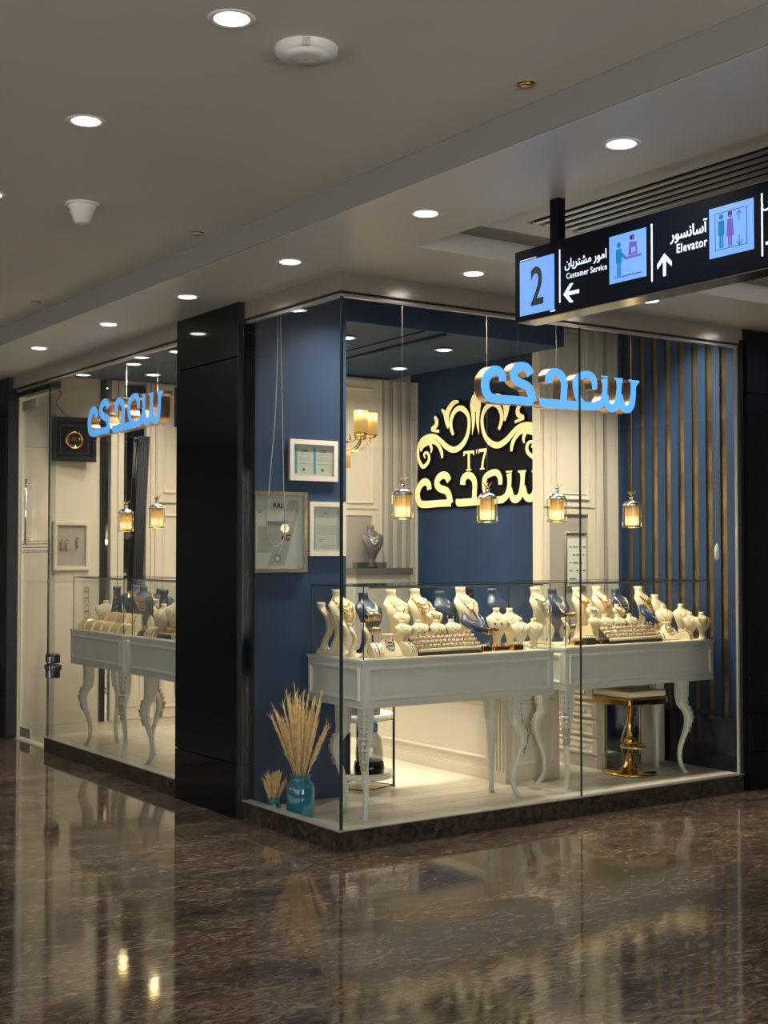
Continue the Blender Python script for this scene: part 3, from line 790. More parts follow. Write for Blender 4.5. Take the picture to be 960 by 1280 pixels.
# ================================================================== CORRIDOR FITTINGS
def downlight(x, y, z, nb):
    o = empty('downlight', (x, y, z)); 
    q = MB(); q.lathe([(0.052, -0.001), (0.064, -0.005), (0.072, -0.003), (0.073, 0.0)], M_WHITE, 24, cap=False)
    q.lathe([(0.052, -0.001), (0.050, 0.010)], M_SILVER, 24, cap=False)
    q.build('trim_ring', o)
    q = MB(); q.lathe([(0.050, -0.0035), (0.030, -0.006), (0.001, -0.0065)], M_LAMP, 24); q.build('lamp', o)
    return o
low_lab = ['downlight in the lowered ceiling just left of the sign hanger, nearest the camera', 'downlight in the lowered ceiling, second along from the sign, with bright rim',
 'downlight over the pillar side, third along the lowered ceiling strip', 'downlight in the ceiling strip above the black pillar',
 'downlight above the left window, second past the black pillar', 'farther small downlight toward the left entrance, second from the end',
 'downlight just outside the shop corner, left of the hanging sign', 'downlight seen beneath the hanging direction sign',
 'downlight of the lowered strip beside the camera', 'downlight of the lowered strip behind the camera', 'downlight over the granite wall right of the shop', 'downlight farthest along the ceiling strip past the entrance']
for i, (x, y) in enumerate(LOW_LIGHTS):
    o = downlight(x, y, 3.028, i)
    tag(o, low_lab[i], 'ceiling light', 'downlights of the corridor')
    spot('downlight_lamp', (x, y, 3.015), CORRIDOR, COOL, 150)
SHOP_LAB = ['above the left end of the corner showcase', 'above the middle of the corner showcase', 'above the right end of the corner showcase', 'above the left end of the showcase by the slats', 'above the middle of the showcase by the slats', 'beside the slatted wall',
 'above the side table area', 'above the staff counter', 'in front of the rear cabinet', 'close to the gold logo wall', 'nearest the back of the black pillar', 'over the showcase beside the pillar', 'over the short left showcase', 'over the middle of the left bay', 'near the end wall with the emblem picture']
for i, (x, y, z, p) in enumerate(SHOP_LIGHTS):
    o = downlight(x, y, z+0.012, i); tag(o, 'recessed downlight in the shop ceiling ' + SHOP_LAB[i], 'ceiling light', 'downlights inside the shop')
high_lab = ['large downlight in the upper ceiling beside the round detector', 'downlight in the upper ceiling, left of the conical speaker', 'upper ceiling downlight cut by the left picture edge', 'upper ceiling downlight left of the frame, level with the pillar', 'upper ceiling downlight left of the frame, level with the left window',
 'upper ceiling downlight above the camera', 'upper ceiling downlight behind the camera']
for i, (x, y) in enumerate(HIGH_LIGHTS):
    o = downlight(x, y, 3.15, i)
    tag(o, high_lab[i], 'ceiling light', 'downlights of the corridor')
    spot('downlight_lamp', (x, y, 3.137), CORRIDOR, COOL, 150)

# round detector, conical speaker, small sprinkler caps
o = empty('ceiling_detector', (-1.586, -2.26, 3.15)); tag(o, 'large round white detector disc on the upper ceiling', 'detector')
q = MB(); q.lathe([(0.088, -0.028), (0.097, -0.022), (0.100, 0.0)], M_WHITE, 32, cap=False); q.lathe([(0.088, -0.028), (0.04, -0.034), (0.001, -0.035)], M_WHITE, 32); q.lathe([(0.100, 0), (0.1, 0.0005)], M_WHITE, 32); q.build('housing', o)
q = MB(); q.box((-0.012, -0.003, -0.028), (0.012, 0.004, -0.002), M_GREYP, Matrix.Translation((-0.05, -0.083, 0)) @ Matrix.Rotation(R(-32), 4, 'Z')); q.build('clip', o)
q = MB(); q.lathe([(0.008, -0.0365), (0.006, -0.034)], M_GREYP, 10); q.build('indicator', o)
o = empty('ceiling_speaker', (-1.458, -0.072, 3.15)); tag(o, 'white conical speaker hanging from the upper ceiling', 'speaker')
q = MB(); q.lathe([(0.078, 0), (0.078, -0.008), (0.064, -0.010)], M_WHITE, 24, cap=False); q.build('flange', o)
q = MB(); q.lathe([(0.001, -0.093), (0.030, -0.092), (0.036, -0.085), (0.064, -0.010), (0.066, 0.0)], M_WHITE, 24, cap=False); q.build('cone', o)
for x, y_, lab, mm in ((-0.801, -2.412, 'small round sprinkler cap near the ceiling step, above the sign', M_BRASS), (-0.779, 0.122, 'small dark sprinkler cap near the ceiling step, mid picture', M_DARKM), (-0.80, 2.35, 'small dark sprinkler cap near the ceiling step at the left edge', M_DARKM)):
    o = empty('sprinkler_cap', (x, y_, 3.15)); tag(o, lab, 'sprinkler', 'sprinkler caps')
    q = MB(); q.lathe([(0.001, -0.010), (0.026, -0.009), (0.030, -0.004)], M_GREYP if mm is M_DARKM else mm, 16); q.build('cap', o)
    q = MB(); q.lathe([(0.034, -0.002), (0.035, 0.0)], mm, 16); q.build('collar', o)

# slot diffuser in the ceiling tray
sd = empty('slot_diffuser', (0.27, -1.17, 3.085)); tag(sd, 'long dark slot air diffuser in the ceiling behind the sign', 'air diffuser')
q = MB(); q.box((0, -6.5, 0.035), (0.35, 0, 0.044), M_DARKM); q.box((0, -6.5, 0.0), (0.006, 0, 0.035), M_DARKM); q.box((0.344, -6.5, 0.0), (0.35, 0, 0.035), M_DARKM); q.build('plenum', sd)
for k in range(5):
    q = MB(); xx = 0.03+0.068*k
    q.box((xx, -6.5, -0.004), (xx+0.030, -0.01, 0.003), M_RAILM); q.box((xx+0.012, -6.5, 0.003), (xx+0.016, -0.01, 0.034), M_DARKM)
    q.build('blade', sd)

# ------------------------------------------------------------------ hanging direction sign
hs = empty('direction_sign', (-0.08, -1.5, 2.82)); tag(hs, 'black hanging direction sign with lit panels for customer service and elevator', 'sign')
q = MB(); q.box((0, -2.6, -0.285), (0.12, 0.0, 0.015), M_SIGN); q.build('housing', hs, bevel=0.003)
bx('underside_plate', (0.006, -2.59, -0.290), (0.114, -0.01, -0.2855), M_SIGNU, hs)
q = MB(); q.box((0.035, -0.235, 0.015), (0.075, -0.185, 0.305), M_SIGN); q.box((0.02, -0.25, 0.297), (0.09, -0.17, 0.305), M_SIGN); q.build('hanger', hs)
q = MB(); q.box((0.035, -2.3, 0.015), (0.075, -2.25, 0.305), M_SIGN); q.build('hanger', hs)
ST = frame_T((0.0, 0.0, 0.0), (0, -1, 0), (0, 0, 1))     # local x runs along the sign, y up, z out of its face
def plate(name, x0, y0, x1, y1, m, zt=0.002, par=None, z0=0.0):
    q = MB(); q.prism([(x0, y0), (x1, y0), (x1, y1), (x0, y1)], z0, zt, m, ST); return q.build(name, par or hs)
Z = lambda z: z - 2.82
p1 = plate('number_panel', 0.034, Z(2.555), 0.250, Z(2.785), M_PANEL)
T2 = ST @ Matrix.Translation((0.145, Z(2.592), 0.003)) @ Matrix.Scale(0.76, 4, (1,0,0))
text_mesh('numeral', '2', 0.225, T2, M_INK, p1, 'CENTER', 0.0006, 0.0035)
T2 = ST @ Matrix.Translation((0.034, Z(2.790), 0.001)); 
q = MB()
for k in range(8): q.prism([(0.036+k*0.013, Z(2.7895)), (0.046+k*0.013, Z(2.7895)), (0.046+k*0.013, Z(2.793)), (0.036+k*0.013, Z(2.793))], 0, 0.001, M_TXT, ST)
for k in range(3): q.prism([(0.225+k*0.011, Z(2.546)), (0.233+k*0.011, Z(2.546)), (0.233+k*0.011, Z(2.552)), (0.225+k*0.011, Z(2.552))], 0, 0.001, M_TXT, ST)
tag(q.build('small_print', hs), kind='stuff')
for s0 in (0.284, 0.798, 1.317): plate('divider', s0-0.003, Z(2.575), s0+0.003, Z(2.795), M_TXT)
FA1 = '\uFEE5\uFE8E\uFBFE\uFEAE\uFE98\uFEB8\uFEE3 \uFEAD\uFEEE\uFEE3\uFE8D'
FA2 = '\uFEAD\uFEEE\uFEB4\uFEE7\uFE8E\uFEB3\uFE81'
def stext(nm, s, x, z, size, bold=0.0008, sx=1.0, al='RIGHT', mm=None):
    T = ST @ Matrix.Translation((x, Z(z), 0.0012)) @ Matrix.Scale(sx, 4, (1,0,0))
    return text_mesh(nm, s, size, T, mm or M_TXT, hs, al, 0.0005, bold, 1.0 if ord(s[0]) > 1000 else 1.12)
stext('persian_text', FA1, 0.558, 2.712, 0.050, 0.0008, 0.92)
stext('english_text', 'Customer Service', 0.558, 2.666, 0.0340, 0.0003, 0.84)
stext('persian_text', FA2, 1.068, 2.712, 0.058, 0.0008, 0.92)
stext('english_text', 'Elevator', 1.070, 2.660, 0.047, 0.0004, 0.84)
def arrow(cx, cz, s, ang):
    q = MB(); T = ST @ Matrix.Translation((cx, Z(cz), 0.0005)) @ Matrix.Rotation(ang, 4, 'Z')
    t = 0.16*s
    q.prism([(-t/2, -s*0.5), (t/2, -s*0.5), (t/2, s*0.40), (-t/2, s*0.40)], 0, 0.0012, M_TXTW, T)
    for sg in (-1, 1):
        q.prism([(0, s*0.5), (sg*s*0.42, s*0.08), (sg*s*0.42, -s*0.14), (0, s*0.26)], 0, 0.0014, M_TXTW, T)
    q.build('arrow', hs)
arrow(0.352, 2.605, 0.092, PI/2); arrow(0.862, 2.628, 0.085, 0)
p2 = plate('service_panel', 0.572, Z(2.602), 0.769, Z(2.788), M_PANEL)
def pl(q, pts, m, z=0.003): q.prism(pts, 0.001, z, m, ST)
def circ(cx, cy, r, n=14, sx=1): return [(cx+sx*r*math.cos(2*PI*k/n), cy+r*math.sin(2*PI*k/n)) for k in range(n)]
def rect(x0, y0, x1, y1): return [(x0, y0), (x1, y0), (x1, y1), (x0, y1)]
q = MB(); x, z = 0.625, Z(2.625)
pl(q, circ(x, z+0.122, 0.011), M_CYAN); pl(q, rect(x-0.016, z+0.052, x+0.015, z+0.106), M_CYAN); pl(q, rect(x-0.010, z, x-0.001, z+0.052), M_CYAN); pl(q, rect(x+0.002, z, x+0.010, z+0.052), M_CYAN)
pl(q, [(x+0.010, z+0.098), (x+0.042, z+0.066), (x+0.038, z+0.058), (x+0.006, z+0.080)], M_CYAN); q.build('pictogram_customer', p2)
q = MB(); x = 0.700
pl(q, circ(x, z+0.140, 0.012), M_PURP); pl(q, [(x-0.024, z+0.072), (x+0.024, z+0.072), (x+0.020, z+0.120), (x-0.018, z+0.124)], M_PURP)
pl(q, rect(x-0.007, z+0.080, x+0.015, z+0.100), M_PANEL, 0.0035); q.build('pictogram_clerk', p2)
q = MB(); pl(q, rect(0.60, z-0.005, 0.745, z-0.002), M_INK); q.build('pictogram_ground', p2)
q = MB(); pl(q, rect(0.66, z+0.060, 0.745, z+0.069), M_PURP, 0.0034); q.build('pictogram_desk', p2)
q = MB()
pl(q, rect(0.686, z+0.131, 0.698, z+0.146), M_INK, 0.0036); q.build('pictogram_face', p2)
p3 = plate('elevator_panel', 1.081, Z(2.608), 1.281, Z(2.788), M_PANEL)
q = MB(); a0, a1, b0, b1 = 1.108, 1.252, Z(2.632), Z(2.766)
for r_ in (rect(a0, b0, a1, b0+.002), rect(a0, b1-.002, a1, b1), rect(a0, b0, a0+.002, b1), rect(a1-.002, b0, a1, b1)): pl(q, r_, M_INK)
for sgn, zz in ((1, 0.108), (-1, 0.020)):
    cx = 1.218; zc = Z(2.632)+zz
    pl(q, rect(cx-0.001, zc-0.018, cx+0.001, zc+0.018), M_INK)
    for s2 in (-1, 1): pl(q, [(cx, zc+sgn*0.018), (cx+s2*0.014, zc+sgn*0.004), (cx+s2*0.014, zc+sgn*0.001), (cx, zc+sgn*0.015)], M_INK)
q.build('pictogram_frame', p3)
for x, mm, nm in ((1.137, M_CYAN, 'pictogram_man'), (1.177, M_PURP, 'pictogram_woman')):
    q = MB(); z = Z(2.638)
    pl(q, circ(x, z+0.112, 0.010), mm); pl(q, rect(x-0.014, z+0.046, x+0.014, z+0.098) if mm is M_CYAN else [(x-0.016, z+0.036), (x+0.016, z+0.036), (x+0.012, z+0.098), (x-0.012, z+0.098)], mm)
    pl(q, rect(x-0.009, z, x-0.001, z+0.048), mm); pl(q, rect(x+0.002, z, x+0.009, z+0.048), mm); pl(q, rect(x-0.009, z+0.112, x+0.009, z+0.124), M_INK, 0.0034) if mm is M_PURP else None
    q.build(nm, p3)
# beginning of the next field, cut off by the frame edge
plate('next_arrow', 1.332, Z(2.612), 1.36, Z(2.622), M_TXTW)
stext('persian_text', '\uFEB2', 1.39, 2.745, 0.06)

# ================================================================== LETTERED SIGNS
def word(m_face, m_side, letters, T, depth, scale, horiz, parent, name, backing=None, offx=0, offz=0, zs=1.0):
    groups = (('letter', ('ye_hook', 'ye_head')), ('letter', ('dal', 'bar', 'ain', 'sin_stem', 'sin_cup', 'sin_end')))
    for nm, keys in groups:
        f = MB(); sd = MB(); i = 0
        for k, pts in letters:
            if k not in keys: continue
            q = [(p[0]*scale+offx, p[1]*scale*zs+offz, p[2]*scale) for p in pts]
            i += 1
            ribbon(f, q, depth, depth+0.002+0.00015*i, m_face, m_face, T, horiz=horiz)
            ribbon(sd, q, 0, depth, None, m_side, T, horiz=horiz)
        # serif bars on the teeth of the last letter
        if 'sin_cup' in keys:
            for a, b, z0, z1 in ((0.975, 1.025, 0.206, 0.218), (1.088, 1.155, 0.200, 0.214), (1.215, 1.300, 0.194, 0.210)):
                pr = [((a)*scale+offx, z0*scale*zs+offz), (b*scale+offx, z0*scale*zs+offz), ((b+0.006)*scale+offx, z1*scale*zs+offz), ((a-0.006)*scale+offx, z1*scale*zs+offz)]
                f.prism(pr, depth, depth+0.0018, m_face, T); sd.prism(pr, 0, depth, m_side, T)
        L_ = f.build(nm, parent)
        s_ = sd.build('letter_side', L_)
        if backing:
            b = MB()
            for k, pts in letters:
                if k not in keys: continue
                q = [(p[0]*scale+offx, p[1]*scale*zs+offz, p[2]*scale) for p in pts]
                ribbon(b, q, -0.012, 0.0, backing, backing, T, grow=0.014, horiz=horiz)
            b.build('backing', L_)

s1 = empty('shop_sign', (1.03, 0.20, 2.43)); tag(s1, 'glowing blue Persian lettering hung behind the right shop window', 'sign')
word(M_BLUE, M_BRONZE, LETTERS, frame_T((0,0,0), (1,0,0), (0,0,1)) @ Matrix.Rotation(0, 4, 'Z'), 0.065, 1.0, 0.2, s1, 's')
for x_, z_ in ((0.33, 0.235), (1.127, 0.2)):
    q = MB(); q.tube([(x_, -0.03, z_), (x_, -0.03, 0.93)], 0.0007, M_CORD, 5); q.build('hanging_wire', s1)
s2 = empty('shop_sign', (0.20, 3.80, 2.44)); tag(s2, 'glowing blue Persian lettering hung behind the left shop window', 'sign')
word(M_BLUE, M_BRONZE, LETTERS, frame_T((0,0,0), (0,-1,0), (0,0,1)), 0.07, 1.04, 0.2, s2, 's')
for x_, z_ in ((0.34, 0.24), (1.17, 0.21)):
    q = MB(); q.tube([(-0.03, -x_, z_), (-0.03, -x_, 0.63)], 0.0007, M_CORD, 5); q.build('hanging_wire', s2)
q = MB(); q.box((0.0, -1.40, -0.03), (0.10, -1.385, 0.24), M_DARKM); q.build('end_bracket', s2)

lg = empty('gold_logo', (3.12, 2.741, 1.90)); tag(lg, 'illuminated gold scrollwork emblem with T7 over Persian lettering on the navy wall', 'logo')
LT = frame_T((0, 0, -1.90), (0, -1, 0), (0, 0, 1))
# local z points to -x?  (0,-1,0) x (0,0,1) = (-1,0,0): out of the wall
word(M_YEL, M_BRASS, [(k_, [(a_, b_, c_*.93) for a_, b_, c_ in p_]) for k_, p_ in LETTERS], LT @ Matrix.Translation((0, 0, 0.02)), 0.008, 1.31, 0.1, lg, 'g', backing=M_ACRYL, offx=-0.883, offz=1.950, zs=0.9)
for nm, pts in ORNAMENT:
    for side in (1, -1):
        if side == -1 and nm in ():
            continue
        if nm == 'blade': pts = [(-.028, 2.86, .015), (-.038, 2.79, .055), (-.031, 2.70, .042), (-.029, 2.62, .030), (-.045, 2.53, .004)]
        p2_ = [((p[0]+0.0)*side, p[1], p[2]*(1 if nm == 'blade' else .86)) for p in pts]
        f = MB(); ribbon(f, p2_, 0.02, 0.028+0.0004*len(nm), M_YEL, M_BRASS, LT, horiz=0.2)
        sc = f.build('scroll', lg)
        b = MB(); ribbon(b, p2_, 0.008, 0.020, M_ACRYL, M_ACRYL, LT, grow=0.012, horiz=0.2); b.build('backing', sc)
f = MB(); ribbon(f, [(-0.045, 2.735, 0.022), (0.045, 2.735, 0.022)], 0.02, 0.032, M_YEL, M_BRASS, LT); ribbon(f, [(0, 2.72, 0.02), (0, 2.86, 0.035), (0, 2.90, 0.01)], 0.02, 0.0316, M_YEL, M_BRASS, LT); f.build('crossbar', lg)
# T ' 7
def glyph(nm, polys):
    f = MB()
    for k_, pl_ in enumerate(polys): f.prism([(a_, 2.235 + b_) for a_, b_ in pl_], 0.02, 0.028+.0003*k_, M_YEL, LT, M_BRASS)
    f.build(nm, lg)
glyph('capital_letter', ([(-.165, .165), (-.020, .165), (-.020, .125), (-.032, .125), (-.042, .143), (-.143, .143), (-.153, .125), (-.165, .125)], [(-.107, .15), (-.077, .15), (-.077, .012), (-.107, .012)], [(-.127, .012), (-.057, .012), (-.057, 0), (-.127, 0)]))
glyph('apostrophe', ([(0.004, .170), (.020, .170), (.014, .135), (.007, .135)],))
glyph('numeral', ([(.036, .172), (.145, .172), (.142, .145), (.050, .145), (.036, .128)], [(.115, .15), (.144, .15), (.108, .075), (.098, .012), (.070, .012), (.083, .075)], [(.055, .012), (.115, .012), (.115, 0), (.055, 0)]))
f = MB(); f.prism([(-0.84, 1.93), (0.84, 1.93), (0.86, 2.20), (0.80, 2.50), (0.62, 2.60), (0.42, 2.80), (0.20, 2.83), (-0.20, 2.83), (-0.42, 2.80), (-0.62, 2.60), (-0.80, 2.50), (-0.86, 2.20)], 0.0, 0.007, M_ACRYL, LT)
f.build('backing', lg)

# ================================================================== SHOWCASE TABLES
def leg_mesh(sx, sy, m, mc, L=0.655):
    """cabriole leg at origin, flaring towards (sx, sy)"""
    d = 0.7071
    prof = [(L, 0.0, .046), (0.50, 0.0, .045), (0.475, 0.012, .046), (0.44, .034, .040), (0.39, .046, .034), (0.33, .036, .028), (0.26, .012, .023), (0.19, -.010, .020), (0.12, -.016, .018), (0.06, -.004, .018), (0.025, .016, .021), (0.008, .026, .024), (0.0, .026, .018)]
    prof2 = spline(prof, 3)
    rings = []
    for z, o_, h in prof2:
        cx, cy = sx*d*o_, sy*d*o_
        hh = h*0.80
        if z > 0.50: c_ = 0.10
        else: c_ = 0.45
        r_ = []
        for a, b in ((1, 1), (-1, 1), (-1, -1), (1, -1)):
            for e in ((a*hh, b*hh*(1-c_)), (a*hh*(1-c_), b*hh)) if a*b > 0 else ((a*hh*(1-c_), b*hh), (a*hh, b*hh*(1-c_))):
                r_.append((cx+e[0], cy+e[1], z))
        rings.append(r_)
    q = MB(); q.loft(rings, m, smooth=False)
    # apron brackets
    q.prism([(0.0, 0.0), (0.055, 0.0), (0.026, -0.022), (0.02, -0.06), (0.0, -0.06)], -0.012, 0.012, m, Matrix.Translation((-sx*0.02, 0, L)) @ (Matrix.Rotation(PI/2, 4, 'X') @ (Matrix.Scale(-1, 4, (1,0,0)) if sx > 0 else Matrix())))
    c = MB()
    for n_, (z, o_) in enumerate(((0.60, .036), (0.565, .037), (0.53, .038), (0.495, .044), (0.465, .060), (0.435, .072), (0.40, .080), (0.365, .074), (0.33, .064), (0.30, .052))):
        for s_ in (-1, 1):
            rr = .0125 if z < .5 else .0095
            pts = []
            for t in range(9):
                a = t*PI/5 + (PI*.2 if n_ % 2 else 0); r1 = rr*(1-.07*t)
                lat = s_*(.013 + r1*math.cos(a)*.8)
                pts.append((sx*d*o_*1.04 - lat*sy*d, sy*d*o_*1.04 + lat*sx*d, z + r1*math.sin(a)))
            c.tube(pts, .0036, mc, 4)
    for z, o_, r_ in ((0.455, .062, .017), (0.395, .078, .013), (0.315, .056, .015)):
        cx, cy = sx*d*o_, sy*d*o_
        c.tube([(cx - sy*d*r_*math.cos(t*PI/5), cy + sx*d*r_*math.cos(t*PI/5), z+r_*math.sin(t*PI/5)) for t in range(10)], 0.005, mc, 5, closed=True)
    return q, c

def showcase_table(name, loc, Lx, axes, label, wd=0.62, divs=(0.62,)):
    """local u runs along the table front, v to the back"""
    rt = empty(name, loc); tag(rt, label, 'display table', 'white showcase tables')
    U, V = Vector(axes[0]), Vector(axes[1])
    def W(u, v, z): p = U*u + V*v; return (p.x, p.y, z)
    def bxm(q, a, b, m): q.box(W(*a), W(*b), m)
    q = MB(); z0, z1 = 0.655, 0.915
    bxm(q, (0.008, 0.008, z0), (Lx-0.008, wd-0.008, z1), M_TABLE)
    q.moulding(W(0.035, 0.008, z0+0.035), U, (0,0,1), -V, Lx-0.07, z1-z0-0.062, M_TABLE, 0.026, 0.016)
    q.moulding(W(0.008, wd-0.035, z0+0.035), -V, (0,0,1), -U, wd-0.07, z1-z0-0.062, M_TABLE, 0.026, 0.016)
    q.moulding(W(Lx-0.008, 0.035, z0+0.035), V, (0,0,1), U, wd-0.07, z1-z0-0.062, M_TABLE, 0.026, 0.016)
    q.build('apron', rt)
    q = MB(); bxm(q, (0, 0, 0.912), (Lx, wd, 0.930), M_TABLE); bxm(q, (0.004, 0.004, z0-0.006), (Lx-0.004, wd-0.004, z0), M_TABLE); q.build('tabletop', rt, bevel=0.004)
    q = MB(); bxm(q, (0.03, 0.03, 0.930), (Lx-0.03, wd-0.03, 0.933), M_VELVET); q.build('display_mat', rt)
    for u, v in ((0.055, 0.05), (Lx-0.29, 0.05), (0.055, 0.29), (Lx-0.29, 0.29)):
        su, sv = (-1 if u < 0.1 else 1), (-1 if v < 0.1 else 1)
        wvec = U*su + V*sv
        lq, cq = leg_mesh(1 if wvec.x > 0 else -1, 1 if wvec.y > 0 else -1, M_TABLE, M_CARVE)
        lo = lq.build('leg', rt, loc=W(u, v, 0)); cq.build('carving', lo)
    # glass case
    zb, zt, t = 0.930, 1.352, 0.004
    g0, g1, h0, h1 = 0.022, Lx-0.022, 0.022, wd-0.022
    for nm, a, b in (('glass_front', (g0, h0, zb), (g1, h0+t, zt)), ('glass_back', (g0, h1-t, zb), (g1, h1, zt)), ('glass_side', (g0, h0+t, zb), (g0+t, h1-t, zt)),
                     ('glass_side', (g1-t, h0+t, zb), (g1, h1-t, zt)), ('glass_top', (g0, h0, zt), (g1, h1, zt+t))):
        q = MB(); bxm(q, a, b, M_CASE); o = q.build(nm, rt)
    e = 0.0022
    q = MB()
    for u in (g0, g1): bxm(q, (u-e, h0-e, zb), (u+e, h0+e, zt), M_EDGE); bxm(q, (u-e, h1-e, zb), (u+e, h1+e, zt), M_EDGE)
    for v in (h0, h1): bxm(q, (g0, v-e, zt), (g1, v+e, zt+0.005), M_EDGE)
    for u in (g0, g1): bxm(q, (u-e, h0, zt), (u+e, h1, zt+0.005), M_EDGE)
    q.build('glass_edge', rt)
    # light bar under the top front edge, shining on the display
    q = MB(); bxm(q, (g0+0.05, h0+0.012, zt-0.010), (g1-0.05, h0+0.022, zt-0.001), M_RAILM); q.build('light_bar', rt)
    return rt
showcase_table('showcase_table', (0.49, 0.53, 0), 1.48, ((1,0,0), (0,1,0)), 'white carved-leg showcase table in the glass corner, full of cream necklace busts')
showcase_table('showcase_table', (2.14, 0.62, 0), 1.43, ((1,0,0), (0,1,0)), 'white carved-leg showcase table nearest the slatted wall, over the gold stool')
showcase_table('showcase_table', (0.30, 3.50, 0), 1.06, ((0,1,0), (1,0,0)), 'short white showcase table at the left entrance with bracelet pads')
showcase_table('showcase_table', (0.30, 1.93, 0), 1.46, ((0,1,0), (1,0,0)), 'white showcase table partly hidden behind the black pillar')
SHOWCASES_END = 0

# ================================================================== JEWELLERY
SEC = [(0.00, .20, .17, .00), (.04, .20, .17, .00), (.07, .14, .11, .00), (.18, .12, .07, .00), (.28, .16, .065, -.03), (.38, .23, .07, -.08), (.50, .31, .075, -.115),
       (.62, .375, .078, -.10), (.72, .405, .075, -.06), (.765, .395, .07, -.03), (.81, .30, .068, .00), (.85, .19, .07, .03), (.885, .125, .075, .05), (.94, .105, .078, .06), (1.0, .118, .085, .065)]
def sec_at(t):
    for a, b in zip(SEC, SEC[1:]):
        if a[0] <= t <= b[0]:
            k = (t-a[0])/(b[0]-a[0]); return [a[i]+(b[i]-a[i])*k for i in range(4)]
    return list(SEC[-1])
_bust_cache = {}
def front_pt(x, t, H, wf, r):
    z, hw, hd, yc = sec_at(t)
    hw *= wf
    xx = max(-0.98, min(0.98, x/max(hw, 1e-4)))
    return (hw*xx*H, (yc - hd*math.sqrt(1-xx*xx))*H - r, t*H)
def bust_mesh(H, wf, mbody, style, mch):
    key = (round(H, 3), round(wf, 2), mbody.name, style, mch.name)
    if key in _bust_cache: return _bust_cache[key]
    q = MB(); n = 14
    rings = [[(hw*wf*H*math.cos(2*PI*j/n), (yc + hd*math.sin(2*PI*j/n))*H, z*H) for j in range(n)] for z, hw, hd, yc in SEC]
    q.loft(rings, mbody)
    c = MB()
    def loop(a, top, low, r, beads=0):
        pts = []
        for k in range(-9, 10):
            s_ = k/9
            t = low + (top-low)*(abs(s_)**1.9)
            pts.append(front_pt(a*wf*s_*(1 if abs(s_) < .8 else 1-.5*(abs(s_)-.8)), t, H, wf, r*0.8))
        c.tube(pts, r, mch, 5)
        for b in range(beads):
            p = pts[9-beads//2*2+b*2] if 0 <= 9-beads//2*2+b*2 < len(pts) else pts[9]
            c.ball(p, r*2.3, M_GEM if style == 'gem' else mch, 6)
        return pts[9]
    if style == 'strands':
        for low in (.74, .68, .61, .54, .47): loop(.27, .86, low, H*0.009)
    elif style == 'bib':
        for low in (.70, .64, .57): loop(.24, .86, low, H*0.013, 5)
    elif style == 'gem':
        p = loop(.25, .86, .62, H*0.006, 7); p2 = loop(.2, .86, .74, H*0.005, 0)
    elif style == 'chevron':
        p = loop(.22, .86, .55, H*0.010); c.ball((p[0], p[1]-.004, p[2]-.01*H*3), H*.03, M_SILVER, 6, (.7, .5, 1.4))
    elif style == 'pendant':
        p = loop(.18, .86, .60, H*0.006); c.ball((p[0], p[1], p[2]-.035*H), H*.032, mch, 6, (.8, .4, 1.2)); c.ball((p[0], p[1]-.01*H, p[2]-.035*H), H*.018, M_GEMW, 6)
    elif style == 'twin':
        for x in (-.08, .08):
            p = front_pt(x, .62, H, wf, .001); c.ball(p, H*.028, M_GEM, 6); c.ball((p[0], p[1], p[2]-.06*H), H*.02, mch, 6, (.6, .5, 1.6))
        loop(.15, .86, .72, H*.006)
    _bust_cache[key] = (q, c)
    return q, c
def bust(x, y, z0, ztop, wf, rz, mbody, style, mch, label, group, riser=0.0):
    H = ztop - z0 - riser
    wf = wf*(1.28 if H < .2 else 1.12)
    rt = empty('necklace_bust', (x, y, z0), rz); tag(rt, label, 'jewellery bust', group)
    q, c = bust_mesh(H, wf, mbody, style, mch)
    b = q.build('bust_form', rt, loc=(0, 0, riser))
    if len(c.v): c.build('necklace', rt, loc=(0, 0, riser))
    if riser > 0.004: 
        k = MB(); k.box((-0.045, -0.045, 0), (0.045, 0.05, riser), mbody); k.build('riser', rt)
    return rt
def low_bust(x, y, z0, H, W_, rz, label, mch, group=None):
    rt = empty('collar_display', (x, y, z0), rz); tag(rt, label, 'jewellery bust', group)
    q = MB(); n = 16
    pr = [(0, .50, .30, 0), (.08, .50, .28, .0), (.35, .44, .20, .08), (.62, .32, .15, .14), (.78, .18, .12, .17), (.88, .16, .12, .18), (1.0, .20, .14, .185)]
    q.loft([[(a*W_*math.cos(2*PI*j/n), (c_ + b*math.sin(2*PI*j/n))*W_, t*H) for j in range(n)] for t, a, b, c_ in pr], M_VELVET)
    q.build('bust_form', rt)
    c = MB()
    def P_(s_, t):
        for a, b in zip(pr, pr[1:]):
            if a[0] <= t <= b[0]:
                k = (t-a[0])/(b[0]-a[0]); v = [a[i]+(b[i]-a[i])*k for i in range(4)]; break
        return (v[1]*W_*s_, (v[3]-v[2]*math.sqrt(max(0, 1-s_*s_)))*W_-.002, t*H)
    for low, nb in ((.30, 5), (.48, 4), (.62, 3)):
        pts = [P_(0.72*k/8, low + (.80-low)*abs(k/8)**1.8) for k in range(-8, 9)]
        c.tube(pts, .0018, mch, 5)
        for k in range(-nb//2+1, nb//2+1): c.ball(pts[8+2*k], .0055, M_GEM if mch is M_SILVER else mch, 6)
    c.build('necklace', rt)
    return rt
